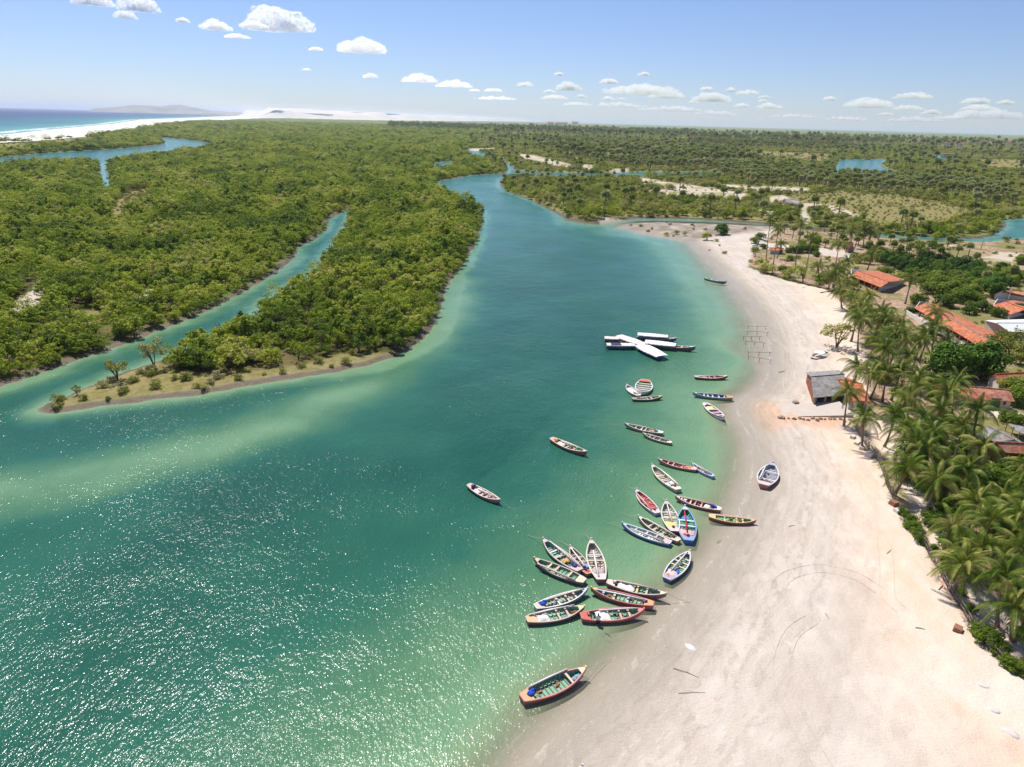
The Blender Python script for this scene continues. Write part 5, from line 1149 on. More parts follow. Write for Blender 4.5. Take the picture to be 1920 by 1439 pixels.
# tiny far houses, all the photo shows is their roofs
FARH = [(1032, 236.5), (1046, 237), (1058, 237), (1078, 236), (1540, 271), (1622, 269), (1772, 276), (1798, 277), (1842, 270), (1888, 273), (1864, 272), (1300, 263)]
for n_, (x, y) in enumerate(FARH):
    g = P(x, y + 1); r_ = g.length; L = 22 * r_ / 2500; root = empty('far_house', (g.x, g.y, 7.0 * r_ / 2500), random.uniform(-.4, .4))
    tag(root, 'distant orange roof showing above the woods on the plain', 'house', 'distant roofs on the plain')
    hw, hh_ = L / 2, L * .22; m = MB(); a_, b_ = Vector((-hw, -hw * .45, hh_)), Vector((hw, -hw * .45, hh_)); c_, d_ = Vector((hw, 0, hh_ * 1.7)), Vector((-hw, 0, hh_ * 1.7)); e_, f_ = Vector((hw, hw * .45, hh_)), Vector((-hw, hw * .45, hh_))
    slab(m, a_, b_, c_, d_, .4); slab(m, d_, c_, e_, f_, .4); m.build('roof', m_tile, root); m = MB(); m.box((0, 0, hh_ / 2 - 3), (L * .92, hw * .75, hh_ + 5.5)); m.build('wall', m_whitew, root)
g = P(1917, 276); root = empty('white_tower', (g.x, g.y, 3)); tag(root, 'distant white tower block at the right edge of the plain', 'tower')
m = MB(); m.box((0, 0, 14), (20, 16, 30)); m.build('wall', m_whitew, root); m = MB(); m.box((0, 0, 30.5), (22, 18, 3)); m.build('roof', m_tile, root)
g = P(1786, 296); root = empty('jetty_house', (g.x, g.y, 1)); tag(root, 'distant low white house by the small far pool', 'house')
m = MB(); m.box((0, 0, 2.5), (46, 12, 6)); m.build('wall', m_whitew, root); m = MB(); m.box((0, 0, 6.0), (50, 16, 1.2)); m.build('roof', m_tile2, root)

# ------------------------------------------------------------------ ramp, fence, stones, poles
m_conc = paint('pale_concrete', lin('#c2b4a8'), .9, .12, .8, bmp=.2)
rp = [P(1448, 760), P(1572, 766), P(1598, 792), P(1456, 784)]
m = MB(); hts = [.25, 1.4, 1.4, .25]; m.add([(q.x, q.y, -.3) for q in rp] + [(q.x, q.y, z) for q, z in zip(rp, hts)], [(4, 5, 6, 7), (0, 1, 5, 4), (1, 2, 6, 5), (2, 3, 7, 6), (3, 0, 4, 7)])
o = m.build('concrete_ramp', m_conc); tag(o, 'pale concrete ramp running from the village down to the clay edge of the water', 'ramp')
m_stone = paint('rough_stone', lin('#a08a78'), .95, .3, 2.0, bmp=.5)
for k in range(17):
    f = k / 16; q = P(1462 + 136 * f + random.uniform(-2, 2), 788 + 10 * f + random.uniform(-2, 1.5)); m = MB(); r_ = random.uniform(.25, .5); m.blob((0, 0, 0), (r_, r_ * .8, r_ * .6), 7, 5, .3, k)
    o = m.build('rock', m_stone); o.location = (q.x, q.y, ground_z(q.x, q.y) + .1); o.rotation_euler.z = k; tag(o, 'rough brown rock in the row along the lower edge of the ramp', 'rock', 'rocks along the ramp')
def block(px, py, sx, sy, sz, rz, mt, lab, nm='stone_block'):
    q = P(px, py); m = MB(); m.box((0, 0, sz / 2 - .05), (sx, sy, sz), tilt=Matrix.Rotation(R(7), 3, 'X'), taper=.92)
    o = m.build(nm, mt); o.location = (q.x, q.y, ground_z(q.x, q.y)); o.rotation_euler.z = rz; tag(o, lab, 'block')
m_slabw = paint('chalky_slab', lin('#d8cbbf'), .9, .12, 1.5); m_slabb = paint('clay_block', lin('#9a6a52'), .9, .2, 2.0)
block(1491, 762, 1.0, .8, .7, .1, m_stone, 'square stone block on the upper edge of the ramp')
block(1597, 829, 1.0, .7, .5, .8, m_slabw, 'white slab at the foot of the stick fence, nearest the ramp')
block(1605, 839, 1.6, .7, .4, .9, m_slabw, 'long white slab at the foot of the stick fence, second below the ramp')
block(1614, 850, 1.1, .8, .5, 1.0, m_slabw, 'tilted chalky slab under the bend of the stick fence')
block(1629, 864, 1.5, 1.1, .7, .6, m_slabw, 'large pale slab leaning beside a lone coconut trunk')
block(1673, 957, 1.1, .9, .7, .4, m_slabb, 'brown block against the fence midway down the beach')
block(1680, 971, .95, .85, .5, .3, m_slabw, 'white block just below the brown block at the fence')
block(1790, 1199, .95, .8, .5, .9, m_slabb, 'brown block lying on open sand near the lower fence')
m_brush = paint('grey_brushwood', lin('#8a7d72'), .9, .35, 6.0)
FEN = [([(1598, 806), (1610, 826), (1622, 846), (1634, 862)], 'dense brushwood fence of crooked stakes running down from the ramp'),
       ([(1634, 862), (1648, 880), (1655, 900), (1660, 920), (1668, 938), (1674, 950)], 'stick fence bending past the brown and white blocks'),
       ([(1718, 1022), (1732, 1040), (1742, 1062), (1756, 1076)], 'short grey stick fence section in front of drooping palms'),
       ([(1758, 1086), (1768, 1108), (1784, 1136), (1800, 1162), (1814, 1186)], 'leaning stick fence standing on a low brick footing'),
       ([(1822, 1200), (1842, 1228), (1868, 1256), (1900, 1280), (1925, 1290)], 'tangled stick fence in bushes at the lower right corner')]
for ln, lab in FEN:
    pts = [P(*q) for q in ln]; root = empty('stick_fence', pts[0]); tag(root, lab, 'fence'); O = pts[0]; m = MB(); rl = MB(); rg = random.Random(len(lab))
    for a, b in zip(pts[:-1], pts[1:]):
        n = max(4, int((b - a).length / .22))
        for i in range(n):
            q = a.lerp(b, (i + rg.random()) / n) - O; gz = ground_z(q.x + O.x, q.y + O.y); t = rg.uniform(-.3, .3); hgt = rg.uniform(.9, 1.7)
            m.tube([(q.x, q.y, gz - .1), (q.x + t * .5, q.y + rg.uniform(-.2, .2), gz + hgt)], .035, 4)
        g1, g2 = ground_z(a.x, a.y), ground_z(b.x, b.y)
        for hgt in (.5, 1.0): rl.tube([(a.x - O.x, a.y - O.y, g1 + hgt), (b.x - O.x, b.y - O.y, g2 + hgt)], .04, 5)
    m.build('stakes', m_brush, root); rl.build('rail', m_brush, root)
pts = [P(1752, 1082), P(1770, 1118), P(1790, 1152), P(1811, 1190)]; m = MB()
for a, b in zip(pts[:-1], pts[1:]):
    c = (a + b) / 2; m.box((c.x, c.y, .55), ((b - a).length + .05, .28, 1.0), math.atan2(b.y - a.y, b.x - a.x))
o = m.build('low_brick_wall', paint('crumbling_pink_brick', lin('#b98a76'), .95, .25, 2.0, wear=lin('#d6bfae'), wearamt=.5)); tag(o, 'low crumbling brick footing below the leaning stick fence', 'wall')

def pole_(px, py, h, lab, kind_='utility'):
    q = P(px, py); root = empty('utility_pole' if kind_ == 'utility' else 'street_lamp', (q.x, q.y, ground_z(q.x, q.y))); tag(root, lab, 'pole' if kind_ == 'utility' else 'street lamp')
    m = MB(); m.tube([(0, 0, -.3), (0, 0, h)], [.16, .09], 8); m.build('pole', m_cement, root, True)
    m = MB()
    if kind_ == 'utility': m.box((0, 0, h - .5), (1.9, .12, .14)); m.build('crossarm', m_wood, root)
    else:
        m.tube([(0, 0, h - 1.2), (-.9, -.1, h + .4)], .05, 6); m.tube([(0, 0, h - 1.2), (.7, .1, h + .3)], .05, 6); m.build('arm', m_cement, root)
        m = MB(); m.blob((-1.1, -.1, h + .45), (.35, .2, .12), 8, 5, 0); m.build('lamp_head', m_whiter, root)
pole_(1838, 472, 7.0, 'utility pole standing in scrub near the right-hand channel'); pole_(1721, 465, 6.0, 'utility pole beside a coconut palm left of the lone fan palm')
pole_(1882, 592, 7.0, 'street lamp with two raised arms in front of the orange roofs', 'lamp'); pole_(1416, 484, 8.0, 'bare pole at the edge of the sand by the tiny thatched shelter')
# ------------------------------------------------------------------ things lying on the beach
m_sheet = paint('plastic_sheet', lin('#dcd8d8'), .4, .08, 3.0, bmp=.4); m_net = paint('old_net', lin('#cfc4bc'), .9, .12, 5.0)
def rag(px, py, lx, ly, rz, mt, lab, nm, cat, seed, h=.10):
    rg = random.Random(seed); q = P(px, py); m = MB(); n = 10; vs = [(0, 0, h * 1.2)]
    for ring, f in ((0, .45), (1, .8), (2, 1.0)):
        for k in range(n):
            t = 2 * math.pi * k / n; e = f * rg.uniform(.72, 1.1); vs.append((math.cos(t) * lx * e / 2, math.sin(t) * ly * e / 2, (h * rg.uniform(.5, 1.3), h * rg.uniform(.3, .8), -.03)[ring]))
    fs = [(0, 1 + k, 1 + (k + 1) % n) for k in range(n)] + [(1 + r * n + k, 1 + (r + 1) * n + k, 1 + (r + 1) * n + (k + 1) % n, 1 + r * n + (k + 1) % n) for r in range(2) for k in range(n)]
    m.add(vs, fs); o = m.build(nm, mt, None, True); o.location = (q.x, q.y, ground_z(q.x, q.y) + .02); o.rotation_euler.z = rz; tag(o, lab, cat)
rag(1295, 1217, 1.5, .8, -.9, m_sheet, 'crumpled white sheet lying alone on the grey sand', 'plastic_sheet', 'sheet', 1)
rag(1836, 1306, 1.3, .6, -.5, m_net, 'small faded net on the peach sand at the right, upper one of three', 'old_net', 'net', 2, .05)
rag(1856, 1352, 1.3, .9, -.7, m_net, 'round faded net on the peach sand at the right, middle one of three', 'old_net', 'net', 3, .05)
rag(1886, 1398, 1.5, .9, -.8, m_net, 'pale torn net on the peach sand at the right, lowest of three', 'old_net', 'net', 4, .05)
rag(1271, 1034, 1.0, .5, .5, m_sheet, 'small white sheet by the sterns of the middle cluster', 'plastic_sheet', 'sheet', 5)
m_drift = paint('driftwood', lin('#7a6452'), .9, .3, 6.0)
def stick(a, b, r_, lab, nm='driftwood_stick', mt=None, fork=True):
    r_ *= .7
    p0, p1 = P(*a), P(*b); L = (p1 - p0).length; z0 = ground_z(p0.x, p0.y) + r_; z1 = ground_z(p1.x, p1.y) + r_ * .8; m = MB()
    mid = p0.lerp(p1, .5) + Vector((.06 * L * .5, .03 * L, 0)); z0, z1 = max(z0, .03), max(z1, .03)
    m.tube([(p0.x, p0.y, z0), (mid.x, mid.y, (z0 + z1) / 2 + r_), (p1.x, p1.y, z1)], [r_, r_ * .9, r_ * .5], 6)
    if fork: e = mid + Vector((.3 * L, .2 * L, 0)) * .4; m.tube([(mid.x, mid.y, (z0 + z1) / 2), (e.x, e.y, z1 + .12)], [r_ * .6, r_ * .3], 5)
    o = m.build(nm, mt or m_drift); tag(o, lab, 'driftwood')
stick((1262, 1256), (1309, 1276), .045, 'long thin stick on the grey sand below the white sheet'); stick((1272, 1304), (1322, 1305), .035, 'straight thin stick low on the beach', fork=False)
stick((1135, 1188), (1146, 1196), .06, 'short bent branch in the shallows below the star of boats'); stick((1712, 1192), (1730, 1196), .06, 'short dark stick on the peach sand left of the fence', fork=False)
stick((1344, 1018), (1352, 1014), .06, 'stubby branch on wet sand right of the middle cluster', fork=False); stick((1537, 556), (1566, 552), .22, 'dark heavy log at the upper edge of the white sand', 'log', fork=False)
stick((1504, 546), (1545, 530), .12, 'long thin branch across the white sand near the palms'); stick((1756, 1120), (1766, 1108), .09, 'short plank leaning toward the low brick footing', fork=False)
stick((1660, 1050), (1668, 1042), .05, 'small dark twig on pale sand midway to the fence', fork=False); stick((1478, 992), (1490, 990), .05, 'short twig on pale sand level with the bright green boat', fork=False)
stick((1460, 700), (1472, 697), .08, 'dark twig on the sand above the clay spit'); stick((1545, 1160), (1552, 1172), .04, 'tiny twig near the tyre tracks', fork=False)
# tyre tracks: shallow ruts 4 mm proud of the sheet, a real difference in the sand
m_rut = paint('rutted_sand', lin('#c1b4a5'), .95, .05, 3.0, bmp=.6); m_rut2 = paint('pressed_pale_sand', lin('#c6b9ac'), .95, .06, 3.0, bmp=.6)
def track(pts, wd, mt):
    pts = [P(*q) for q in pts]; fine = []
    for i in range(len(pts) - 1):
        p0, p1, p2, p3 = pts[max(i - 1, 0)], pts[i], pts[i + 1], pts[min(i + 2, len(pts) - 1)]
        for k in range(8):
            t = k / 8; fine.append(.5 * ((2 * p1) + (p2 - p0) * t + (2 * p0 - 5 * p1 + 4 * p2 - p3) * t * t + (-p0 + 3 * p1 - 3 * p2 + p3) * t ** 3))
    fine.append(pts[-1]); rg = random.Random(len(pts)); m = MB()
    for off in (-.75, .75):
        vs = []
        for i, q in enumerate(fine):
            t = (fine[min(i + 1, len(fine) - 1)] - fine[max(i - 1, 0)]).normalized(); n = Vector((-t.y, t.x, 0)); w_ = wd * rg.uniform(.3, 1.1)
            for e in (off - w_ / 2, off + w_ / 2): v = q + n * e; vs.append((v.x, v.y, ground_z(v.x, v.y) + .035))
        m.add(vs, [(2 * i, 2 * i + 1, 2 * i + 3, 2 * i + 2) for i in range(len(fine) - 1)])
    tag(m.build('tyre_track', mt), kind='structure')
track([(1463, 1145), (1457, 1115), (1470, 1090), (1508, 1075), (1555, 1076), (1605, 1092), (1648, 1120)], .06, m_rut)
track([(1520, 1170), (1485, 1195), (1465, 1245), (1468, 1300), (1488, 1354), (1515, 1407), (1545, 1460)], .08, m_rut)
track([(1655, 1030), (1660, 1080), (1662, 1130), (1690, 1160)], .06, m_rut)
track([(1440, 560), (1480, 640), (1475, 720), (1490, 750)], .12, m_rut2)
# ------------------------------------------------------------------ trees one can tell apart
def at(px, py, z=0): q = P(px, py, z); return q.x, q.y
def palm_at(px, py, h, s=1.0, label=None, group='coconut palms behind the beach'):
    h *= .88; q = P(px, py, h + .6); plant('coconut', q.x, q.y, s, None, label, group, h=None, trunk_h=h)
_v = [0]
SEED_COCO = [(1445, 413, 16, 'tall slim coconut palm rising beside the sandbar channel, leftmost of the tall ones'), (1460, 428, 15.5, 'tall coconut palm standing right behind the little blue-fronted house'), (1503, 417, 18, 'tallest coconut palm, bare trunk rising from the brown bank above the white sand'),
 (1523, 445, 14, 'coconut palm on the brown bank, right neighbour of the tallest palm'), (1465, 456, 6, 'short coconut palm crown low behind the little blue-fronted house'), (1574, 457, 15, 'slim coconut palm between the bright leafy bush and the steep orange roof')]
for v, (x, y, h, l) in enumerate(SEED_COCO):
    q = P(x, y, h + 1); plant('coconut', q.x, q.y, .85, None, l, 'coconut palms behind the beach', v=v, trunk_h=h)
BACK = [(1600, 425, 9), (1622, 432, 9), (1635, 437, 8), (1625, 421, 12), (1596, 437, 10), (1635, 478, 7), (1727, 470, 7), (1535, 500, 4), (1567, 512, 7), (1590, 527, 8), (1709, 523, 9), (1608, 590, 8), (1630, 556, 9), (1656, 585, 8), (1648, 602, 7), (1690, 610, 8),
        (1556, 518, 5), (1578, 548, 6), (1600, 560, 6), (1618, 578, 7), (1575, 505, 5), (1590, 490, 5), (1665, 600, 8)]
for i, (x, y, h) in enumerate(BACK): palm_at(x, y, h, .9 + .1 * (i % 3), 'coconut palm in the upper grove between the beach and the stepped-roof house', 'coconut palms of the upper grove')
MIDP = [(1654, 592, 8), (1614, 600, 9), (1687, 624, 9), (1727, 640, 9), (1757, 588, 8), (1755, 616, 9), (1700, 640, 8), (1672, 628, 8), (1740, 628, 7), (1631, 705, 8), (1651, 695, 7), (1610, 690, 6), (1723, 706, 8), (1664, 700, 7), (1690, 692, 8), (1705, 668, 8), (1640, 640, 8), (1660, 655, 8), (1775, 640, 6)]
for i, (x, y, h) in enumerate(MIDP): palm_at(x, y, h, .86 + .08 * (i % 3), 'coconut palm in the grove between the shed and the long eating house', 'coconut palms by the eating house')
NEARP = [(1591, 738, 7, 'coconut palm spreading its fronds over the thatched shed'), (1621, 786, 6, 'upright young coconut palm beside the stick fence below the ramp'), (1700, 806, 7, 'coconut palm with red-brown trunk standing in open sand inside the fence'), (1679, 779, 7, None), (1720, 722, 8, None), (1778, 738, 9, None), (1796, 716, 9, None), (1836, 770, 10, 'coconut palm with broad crown just below the green double door'),
 (1738, 848, 7, None), (1749, 812, 8, None), (1841, 838, 8, 'coconut palm on a dark straight trunk in front of the brick house'), (1700, 880, 5.5, 'low coconut palm leaning over the blocks at the fence'), (1765, 770, 7, None), (1806, 800, 7, None), (1812, 884, 6, None),
 (1785, 990, 6.5, 'coconut palm with a dark drooping skirt of fronds nearest the middle fence'), (1860, 978, 7.5, 'coconut palm with hanging dead fronds at the right edge'), (1806, 1062, 5, 'low coconut palm whose fronds hang over the stick fence'), (1884, 1082, 7, 'big coconut palm with heavy nuts at the lower right, nearest of all'), (1918, 1030, 7, None), (1912, 972, 7, None), (1880, 935, 6, None), (1757, 902, 6, None), (1770, 872, 6, None), (1842, 1030, 6, None), (1832, 948, 5.5, None), (1716, 836, 7, None), (1735, 788, 6, None), (1895, 1010, 6, None), (1950, 1100, 7, None), (1930, 880, 8, None), (1700, 750, 7, None), (1905, 1140, 5, None)]
for i, (x, y, h, l) in enumerate(NEARP): palm_at(x, y, h, .86 + .1 * (i % 3), l or 'coconut palm crowded in the lower grove behind the stick fences', 'coconut palms of the lower grove')
FANS = [(1671, 447, 4.5), (1703, 445, 5), (1649, 461, 5), (1652, 433, 5), (1688, 471, 4), (1707, 464, 4), (1764, 474, 5), (1798, 471, 3.4), (1819, 466, 4), (1831, 485, 2.6), (1901, 511, 4), (1489, 432, 5), (1515, 431, 5), (1501, 442, 4), (1572, 430, 6), (1583, 431, 6), (1548, 458, 2.5), (1649, 432, 5), (1550, 412, 7), (1606, 453, 4), (1652, 461, 4), (1472, 426, 4), (1676, 462, 5), (1630, 462, 4), (1560, 435, 4), (1612, 445, 5), (1690, 455, 4), (1850, 520, 3.5), (1780, 450, 4), (1632, 440, 5)]
for x, y, h in FANS:
    q = P(x, y, h); plant('fanpalm', q.x, q.y, 1.15, None, 'round-headed fan palm on the open ground behind the beach' if (x, y) != (1764, 474) else 'round-headed fan palm standing alone beside the sandy track', 'fan palms behind the beach', trunk_h=h)
def tree_at(k, px, py, s, label, group=None, sz=None, v=None, zc=0): x, y = at(px, py, zc); return plant(k, x, y, s, None, label, group, sz=sz, v=v)
# px,py = middle of the foot
tree_at('broad', 1768, 715, 1.25, 'big dark broad-leaved tree above the cream-walled house, left one', None); tree_at('broad', 1800, 706, 1.1, 'big dark broad-leaved tree above the cream-walled house, middle one'); tree_at('broad', 1836, 716, 1.3, 'big dark broad-leaved tree beside the orange roof with the white gable, right one')
tree_at('broad', 1804, 517, 1.5, 'large dark round tree standing beyond the long eating house', sz=1.1); tree_at('broad', 1816, 525, .9, 'smaller dark tree growing against the large dark round tree')
BR = [(1680, 508, .9), (1698, 514, 1.0), (1722, 520, 1.1), (1742, 526, .8), (1660, 500, .9), (1870, 545, .9), (1856, 562, 1.0), (1848, 548, .8)]
for x, y, s in BR: tree_at('broad', x, y, s, 'dense dark green tree in the belt behind the orange roofs', 'dark trees behind the roofs')
LF = [(1757, 548, 1.2), (1778, 562, 1.3), (1800, 572, 1.2), (1738, 556, 1.0), (1768, 580, 1.0), (1820, 560, .9), (1790, 545, .9), (1720, 575, .8), (1660, 520, .8), (1690, 530, .7), (1850, 522, .9), (1875, 512, .9), (1892, 530, 1.0), (1910, 500, .9), (1860, 540, .8), (1840, 590, .8), (1870, 600, .7), (1815, 595, .7), (1905, 595, .8),
      (1897, 748, 1.0), (1905, 765, .9), (1885, 800, .6), (1900, 806, .6), (1760, 760, .8), (1745, 735, .8)]
for x, y, s in LF: tree_at('leafy', x, y, s, 'bright green leafy tree among the village houses', 'leafy trees of the village')
for x, y, s in ((1860, 668, 1.3), (1890, 676, 1.4), (1915, 662, 1.3), (1880, 652, 1.1), (1910, 690, 1.0), (1905, 640, 1.0)): tree_at('scrubtree', x, y, s, 'olive-green spreading tree between the white shed and the dark trees', 'olive trees below the white shed')
for x, y, s in ((1505, 477, 1.0), (1520, 478, 1.0), (1488, 478, .9)): tree_at('leafy', x, y, s, 'bright green low tree in the row under the tall palms', 'bright trees under the tall palms')
tree_at('mangrove', 1428, 507, 1.25, 'round olive bush at the edge of the white sand', sz=.75)
tree_at('leafy', 1414, 462, .75, 'yellow-green bush beside the tiny thatched shelter'); tree_at('leafy', 1425, 455, .8, 'green bush behind the tiny thatched shelter'); tree_at('mangrove', 1413, 484, .6, 'small green bush between the shelter and the round olive bush'); tree_at('leafy', 1430, 470, .6, 'green bush touching the wall of the little blue-fronted house')
tree_at('broad', 1352, 444, 1.0, 'dark flat-topped mangrove standing alone on the sandbar', sz=.8); tree_at('mangrove', 1325, 452, .85, 'smaller paler mangrove left of the lone one on the sandbar', sz=.8)
for x, y, s, l in ((1249, 443, .5, 'left'), (1268, 441, .55, 'middle'), (1284, 444, .45, 'right')): tree_at('mangrove', x, y, s, 'low mangrove bush on the muddy sandbar, ' + l + ' of three')
tree_at('sparse', 1567, 657, 1.5, 'half-bare spreading tree on the sand above the small wheelhouse boat', sz=1.25, v=0)
tree_at('sparse', 291, 696, 1.0, 'thin open tree on the tip of the spit, taller of the pair', sz=1.3, v=1); tree_at('sparse', 222, 718, .9, 'bare-twigged tree on the tip of the spit, left of the taller one', v=2)
tree_at('sparse', 110, 762, .4, 'tiny sapling at the very point of the spit', v=1); tree_at('sparse', 146, 745, .35, 'small sapling near the point of the spit', v=0)
for x, y, s in ((1575, 540, 1.0), (1590, 566, 1.0), (1598, 584, .9), (1612, 575, 1.0), (1560, 535, .8), (1600, 548, 1.0), (1625, 600, .9), (1545, 528, .7)): tree_at('scrubtree', x, y, s, 'grey-green scrubby tree at the top edge of the beach under the palms', 'scrubby trees at the top of the beach')
for x, y, s in ((1630, 500, 1.2), (1650, 492, 1.2), (1612, 498, 1.1), (1668, 486, 1.0)): tree_at('scrubtree', x, y, s, 'grey-green spreading tree just above the stepped orange roof', 'grey-green trees above the stepped roof')
# green bushes of the lower right garden and along the fence
GB = G([(1830, 905), (1890, 890), (1990, 890), (2080, 1010), (1960, 1040), (1860, 1000), (1810, 960)])
FB = [(1700, 990, .5), (1708, 1005, .55), (1690, 975, .45), (1716, 1015, .5), (1830, 1205, .6), (1842, 1222, .65), (1850, 1210, .6), (1866, 1240, .6), (1888, 1268, .6), (1903, 1275, .55), (1700, 1000, .4), (1765, 1060, .5), (1776, 1090, .5), (1795, 1125, .4), (1815, 1160, .4), (1722, 1030, .45), (1745, 1045, .4)]
for x, y, s in FB: tree_at('leafy', x, y, s * .62, 'low green bush growing along the stick fences', 'bushes along the fences')
X, Y = scatter(60, 140, 2.3); inn = inside(X, Y, GB)
for x, y in zip(X[inn], Y[inn]): plant('leafy', float(x), float(y), random.uniform(.5, .8), None, 'bright green bush in the overgrown garden below the brick house', 'bushes of the overgrown garden')
BELT = G([(1650, 480), (1760, 495), (1900, 512), (1990, 535), (1860, 552), (1830, 590), (1760, 555), (1705, 545), (1700, 515), (1645, 498)])
X, Y = scatter(80, 420, 5.2); inn = inside(X, Y, BELT)
for x, y in zip(X[inn], Y[inn]):
    q = Q(x, y)
    if q[0] < 1960 and random.random() < .75: plant('leafy' if random.random() < .85 else 'broad', float(x), float(y), random.uniform(.55, .95), None, *((lambda w_: ('green tree in the dense belt ' + w_, 'belt trees ' + w_))('right of the stepped orange roof' if q[0] < 1760 else ('behind the long eating house' if q[0] < 1850 else 'above the right-hand orange roofs'))))
LOWB = G([(1690, 800), (1760, 780), (1860, 900), (1990, 1010), (1990, 1240), (1880, 1240), (1790, 1090), (1715, 985), (1670, 880)])
X, Y = scatter(50, 160, 3.0); inn = inside(X, Y, LOWB)
for x, y in zip(X[inn], Y[inn]):
    if random.random() < .62: plant('leafy', float(x), float(y), random.uniform(.3, .6), None, 'low green bush on the shaded ground under the lower palm grove', 'bushes under the lower palms')
def vlab(q):
    w_ = 'behind the little blue-fronted house' if q[1] < 490 and q[0] < 1600 else ('by the sandy track near the utility pole' if q[1] < 505 else ('around the stepped orange roof' if q[1] < 570 and q[0] < 1740 else ('behind the long eating house' if q[1] < 640 and q[0] > 1740 else ('among the palms by the eating house' if q[1] < 700 else 'around the cream-walled and brick houses'))))
    return 'low bush on the brown ground ' + w_, 'village bushes ' + w_
VB = G([(1600, 470), (1960, 480), (2100, 700), (1990, 1010), (1860, 860), (1760, 700), (1690, 620), (1580, 520)])
X, Y = scatter(80, 420, 6.0); rv = RNG.uniform(0, 1, X.shape)
inn = (sdist_many(X, Y, VILLAGE) < -3) & (sdist_many(X, Y, SANDS[:1]) > 1) & (fbm(X, Y, 40, 2, 33) > -.15) & (rv > .35)
px_ = [Q(x, y) for x, y in zip(X, Y)]
for x, y, i, q in zip(X, Y, inn, px_):
    if i and q[0] < 1990 and q[1] < 1300:
        far_ = y > 160
        plant('shrub' if random.random() < .7 else 'leafy', float(x), float(y), random.uniform(.35, .8) * (1.0 if far_ else .7), None, *vlab(q))
# ------------------------------------------------------------------ the person wading by the red-hulled boat
def person(px, py, rz, label, shirt, shorts, pose='stand'):
    q = P(px, py); root = empty('person', (q.x, q.y, -.35), rz); tag(root, label, 'person')
    V = []; E = []; RD = []
    def v(x, y, z, r, p=None):
        V.append((x, y, z)); RD.append(r); i = len(V) - 1
        if p is not None: E.append((p, i))
        return i
    pel = v(0, 0, .95, .15); wa = v(.02, 0, 1.1, .135, pel); ch = v(.05, 0, 1.32, .16, wa); nk = v(.07, 0, 1.5, .055, ch); hd = v(.09, 0, 1.60, .085, nk); ht = v(.09, 0, 1.70, .08, hd)
    for s in (-1, 1):
        hp = v(0, s * .10, .88, .09, pel); kn = v(.06, s * .12, .48, .06, hp); an = v(-.02, s * .13, .08, .04, kn); v(.16, s * .14, .04, .035, an)
        sh = v(.05, s * .19, 1.42, .06, ch); el = v(.12, s * .26, 1.16, .042, sh); wr_ = v(.32, s * .20, 1.08, .03, el); pa = v(.39, s * .19, 1.07, .032, wr_)
        for k in range(4): f1 = v(.44, s * (.155 + .022 * k), 1.065, .009, pa); v(.47 + .008 * (k in (1, 2)), s * (.15 + .022 * k), 1.04, .008, f1)
        th = v(.41, s * .145, 1.07, .010, pa); v(.44, s * .125, 1.05, .009, th)
    me = bpy.data.meshes.new('body'); me.from_pydata(V, E, []); o = link('body', me, paint('skin', lin('#7a4c38'), .6, .08), root)
    md = o.modifiers.new('s', 'SKIN'); sv = me.skin_vertices[0].data
    for i, r in enumerate(RD): sv[i].radius = (r, r)
    sv[0].use_root = True; o.modifiers.new('ss', 'SUBSURF').levels = 1
    m = MB(); m.tube([(.0, 0, 1.0), (.03, 0, 1.15), (.05, 0, 1.35), (.06, 0, 1.46)], [.17, .165, .19, .10], 10)
    for s in (-1, 1): m.tube([(.05, s * .16, 1.43), (.10, s * .25, 1.22)], [.085, .07], 8)
    m.build('shirt', shirt, root, True)
    m = MB(); m.tube([(0, 0, .84), (0, 0, 1.04)], [.19, .175], 10)
    for s in (-1, 1): m.tube([(0, s * .10, .9), (.05, s * .12, .56)], [.12, .10], 8)
    m.build('shorts', shorts, root, True)
    m = MB(); m.blob((.09, 0, 1.72), (.10, .09, .06), 10, 6, 0); m.build('hair', paint('black_hair', (.02, .015, .012), .5, .1), root, True)
    m = MB(); m.blob((.185, 0, 1.61), (.02, .018, .022), 6, 4, 0); m.build('nose', o.active_material, root, True)
    for s in (-1, 1):
        m = MB(); m.blob((.165, s * .035, 1.635), (.014, .014, .012), 6, 4, 0); m.build('eye', paint('eye', (.02, .02, .02), .2, 0), root)
    return root
person(1121, 1172, R(95), 'person in pale shirt wading beside the red-hulled boat and leaning toward it', pm('#d8d4d0', 'cloth'), pm('#34323c', 'cloth'))
# ------------------------------------------------------------------ far hills behind the sea
HP = [(165, 0), (185, 3), (205, 4.5), (225, 6.5), (250, 9), (270, 10.5), (290, 9), (305, 8), (318, 9), (335, 11), (352, 10), (370, 7.5), (390, 5), (400, 3.5), (440, 2.5), (480, 1.2), (500, 0)]
m = MB(); D = 19000.0; vs = []; rows = 9
for i in range(121):
    u = 165 + (500 - 165) * i / 120; hh_ = np.interp(u, [a for a, _ in HP], [b for _, b in HP]); d = sky_dir(u, 212 + (u - 300) * .0266); ax = Vector((d.x, d.y, 0)).normalized()
    for j in range(rows):
        f = j / (rows - 1); y = D + (f - .25) * 3800; prof = math.sin(math.pi * f) ** .8; hgt = (hh_ * D / FPX + 0) * prof * (1 + .18 * mnoise.noise(Vector((u * .05, f * 3, 0))) + .08 * mnoise.noise(Vector((u * .2, f * 9, 4))))
        vs.append((ax.x * y, ax.y * y, hgt * 1.0 + (35 if hh_ > .5 else 0) * prof - 2))
m.add(vs, [(i * rows + j, (i + 1) * rows + j, (i + 1) * rows + j + 1, i * rows + j + 1) for i in range(120) for j in range(rows - 1)])
m_hill, nt, out = new_mat('scrubby_hill'); p_ = nt.nodes.new('ShaderNodeBsdfPrincipled'); nt.links.new(p_.outputs[0], out.inputs[0]); p_.inputs['Roughness'].default_value = .95
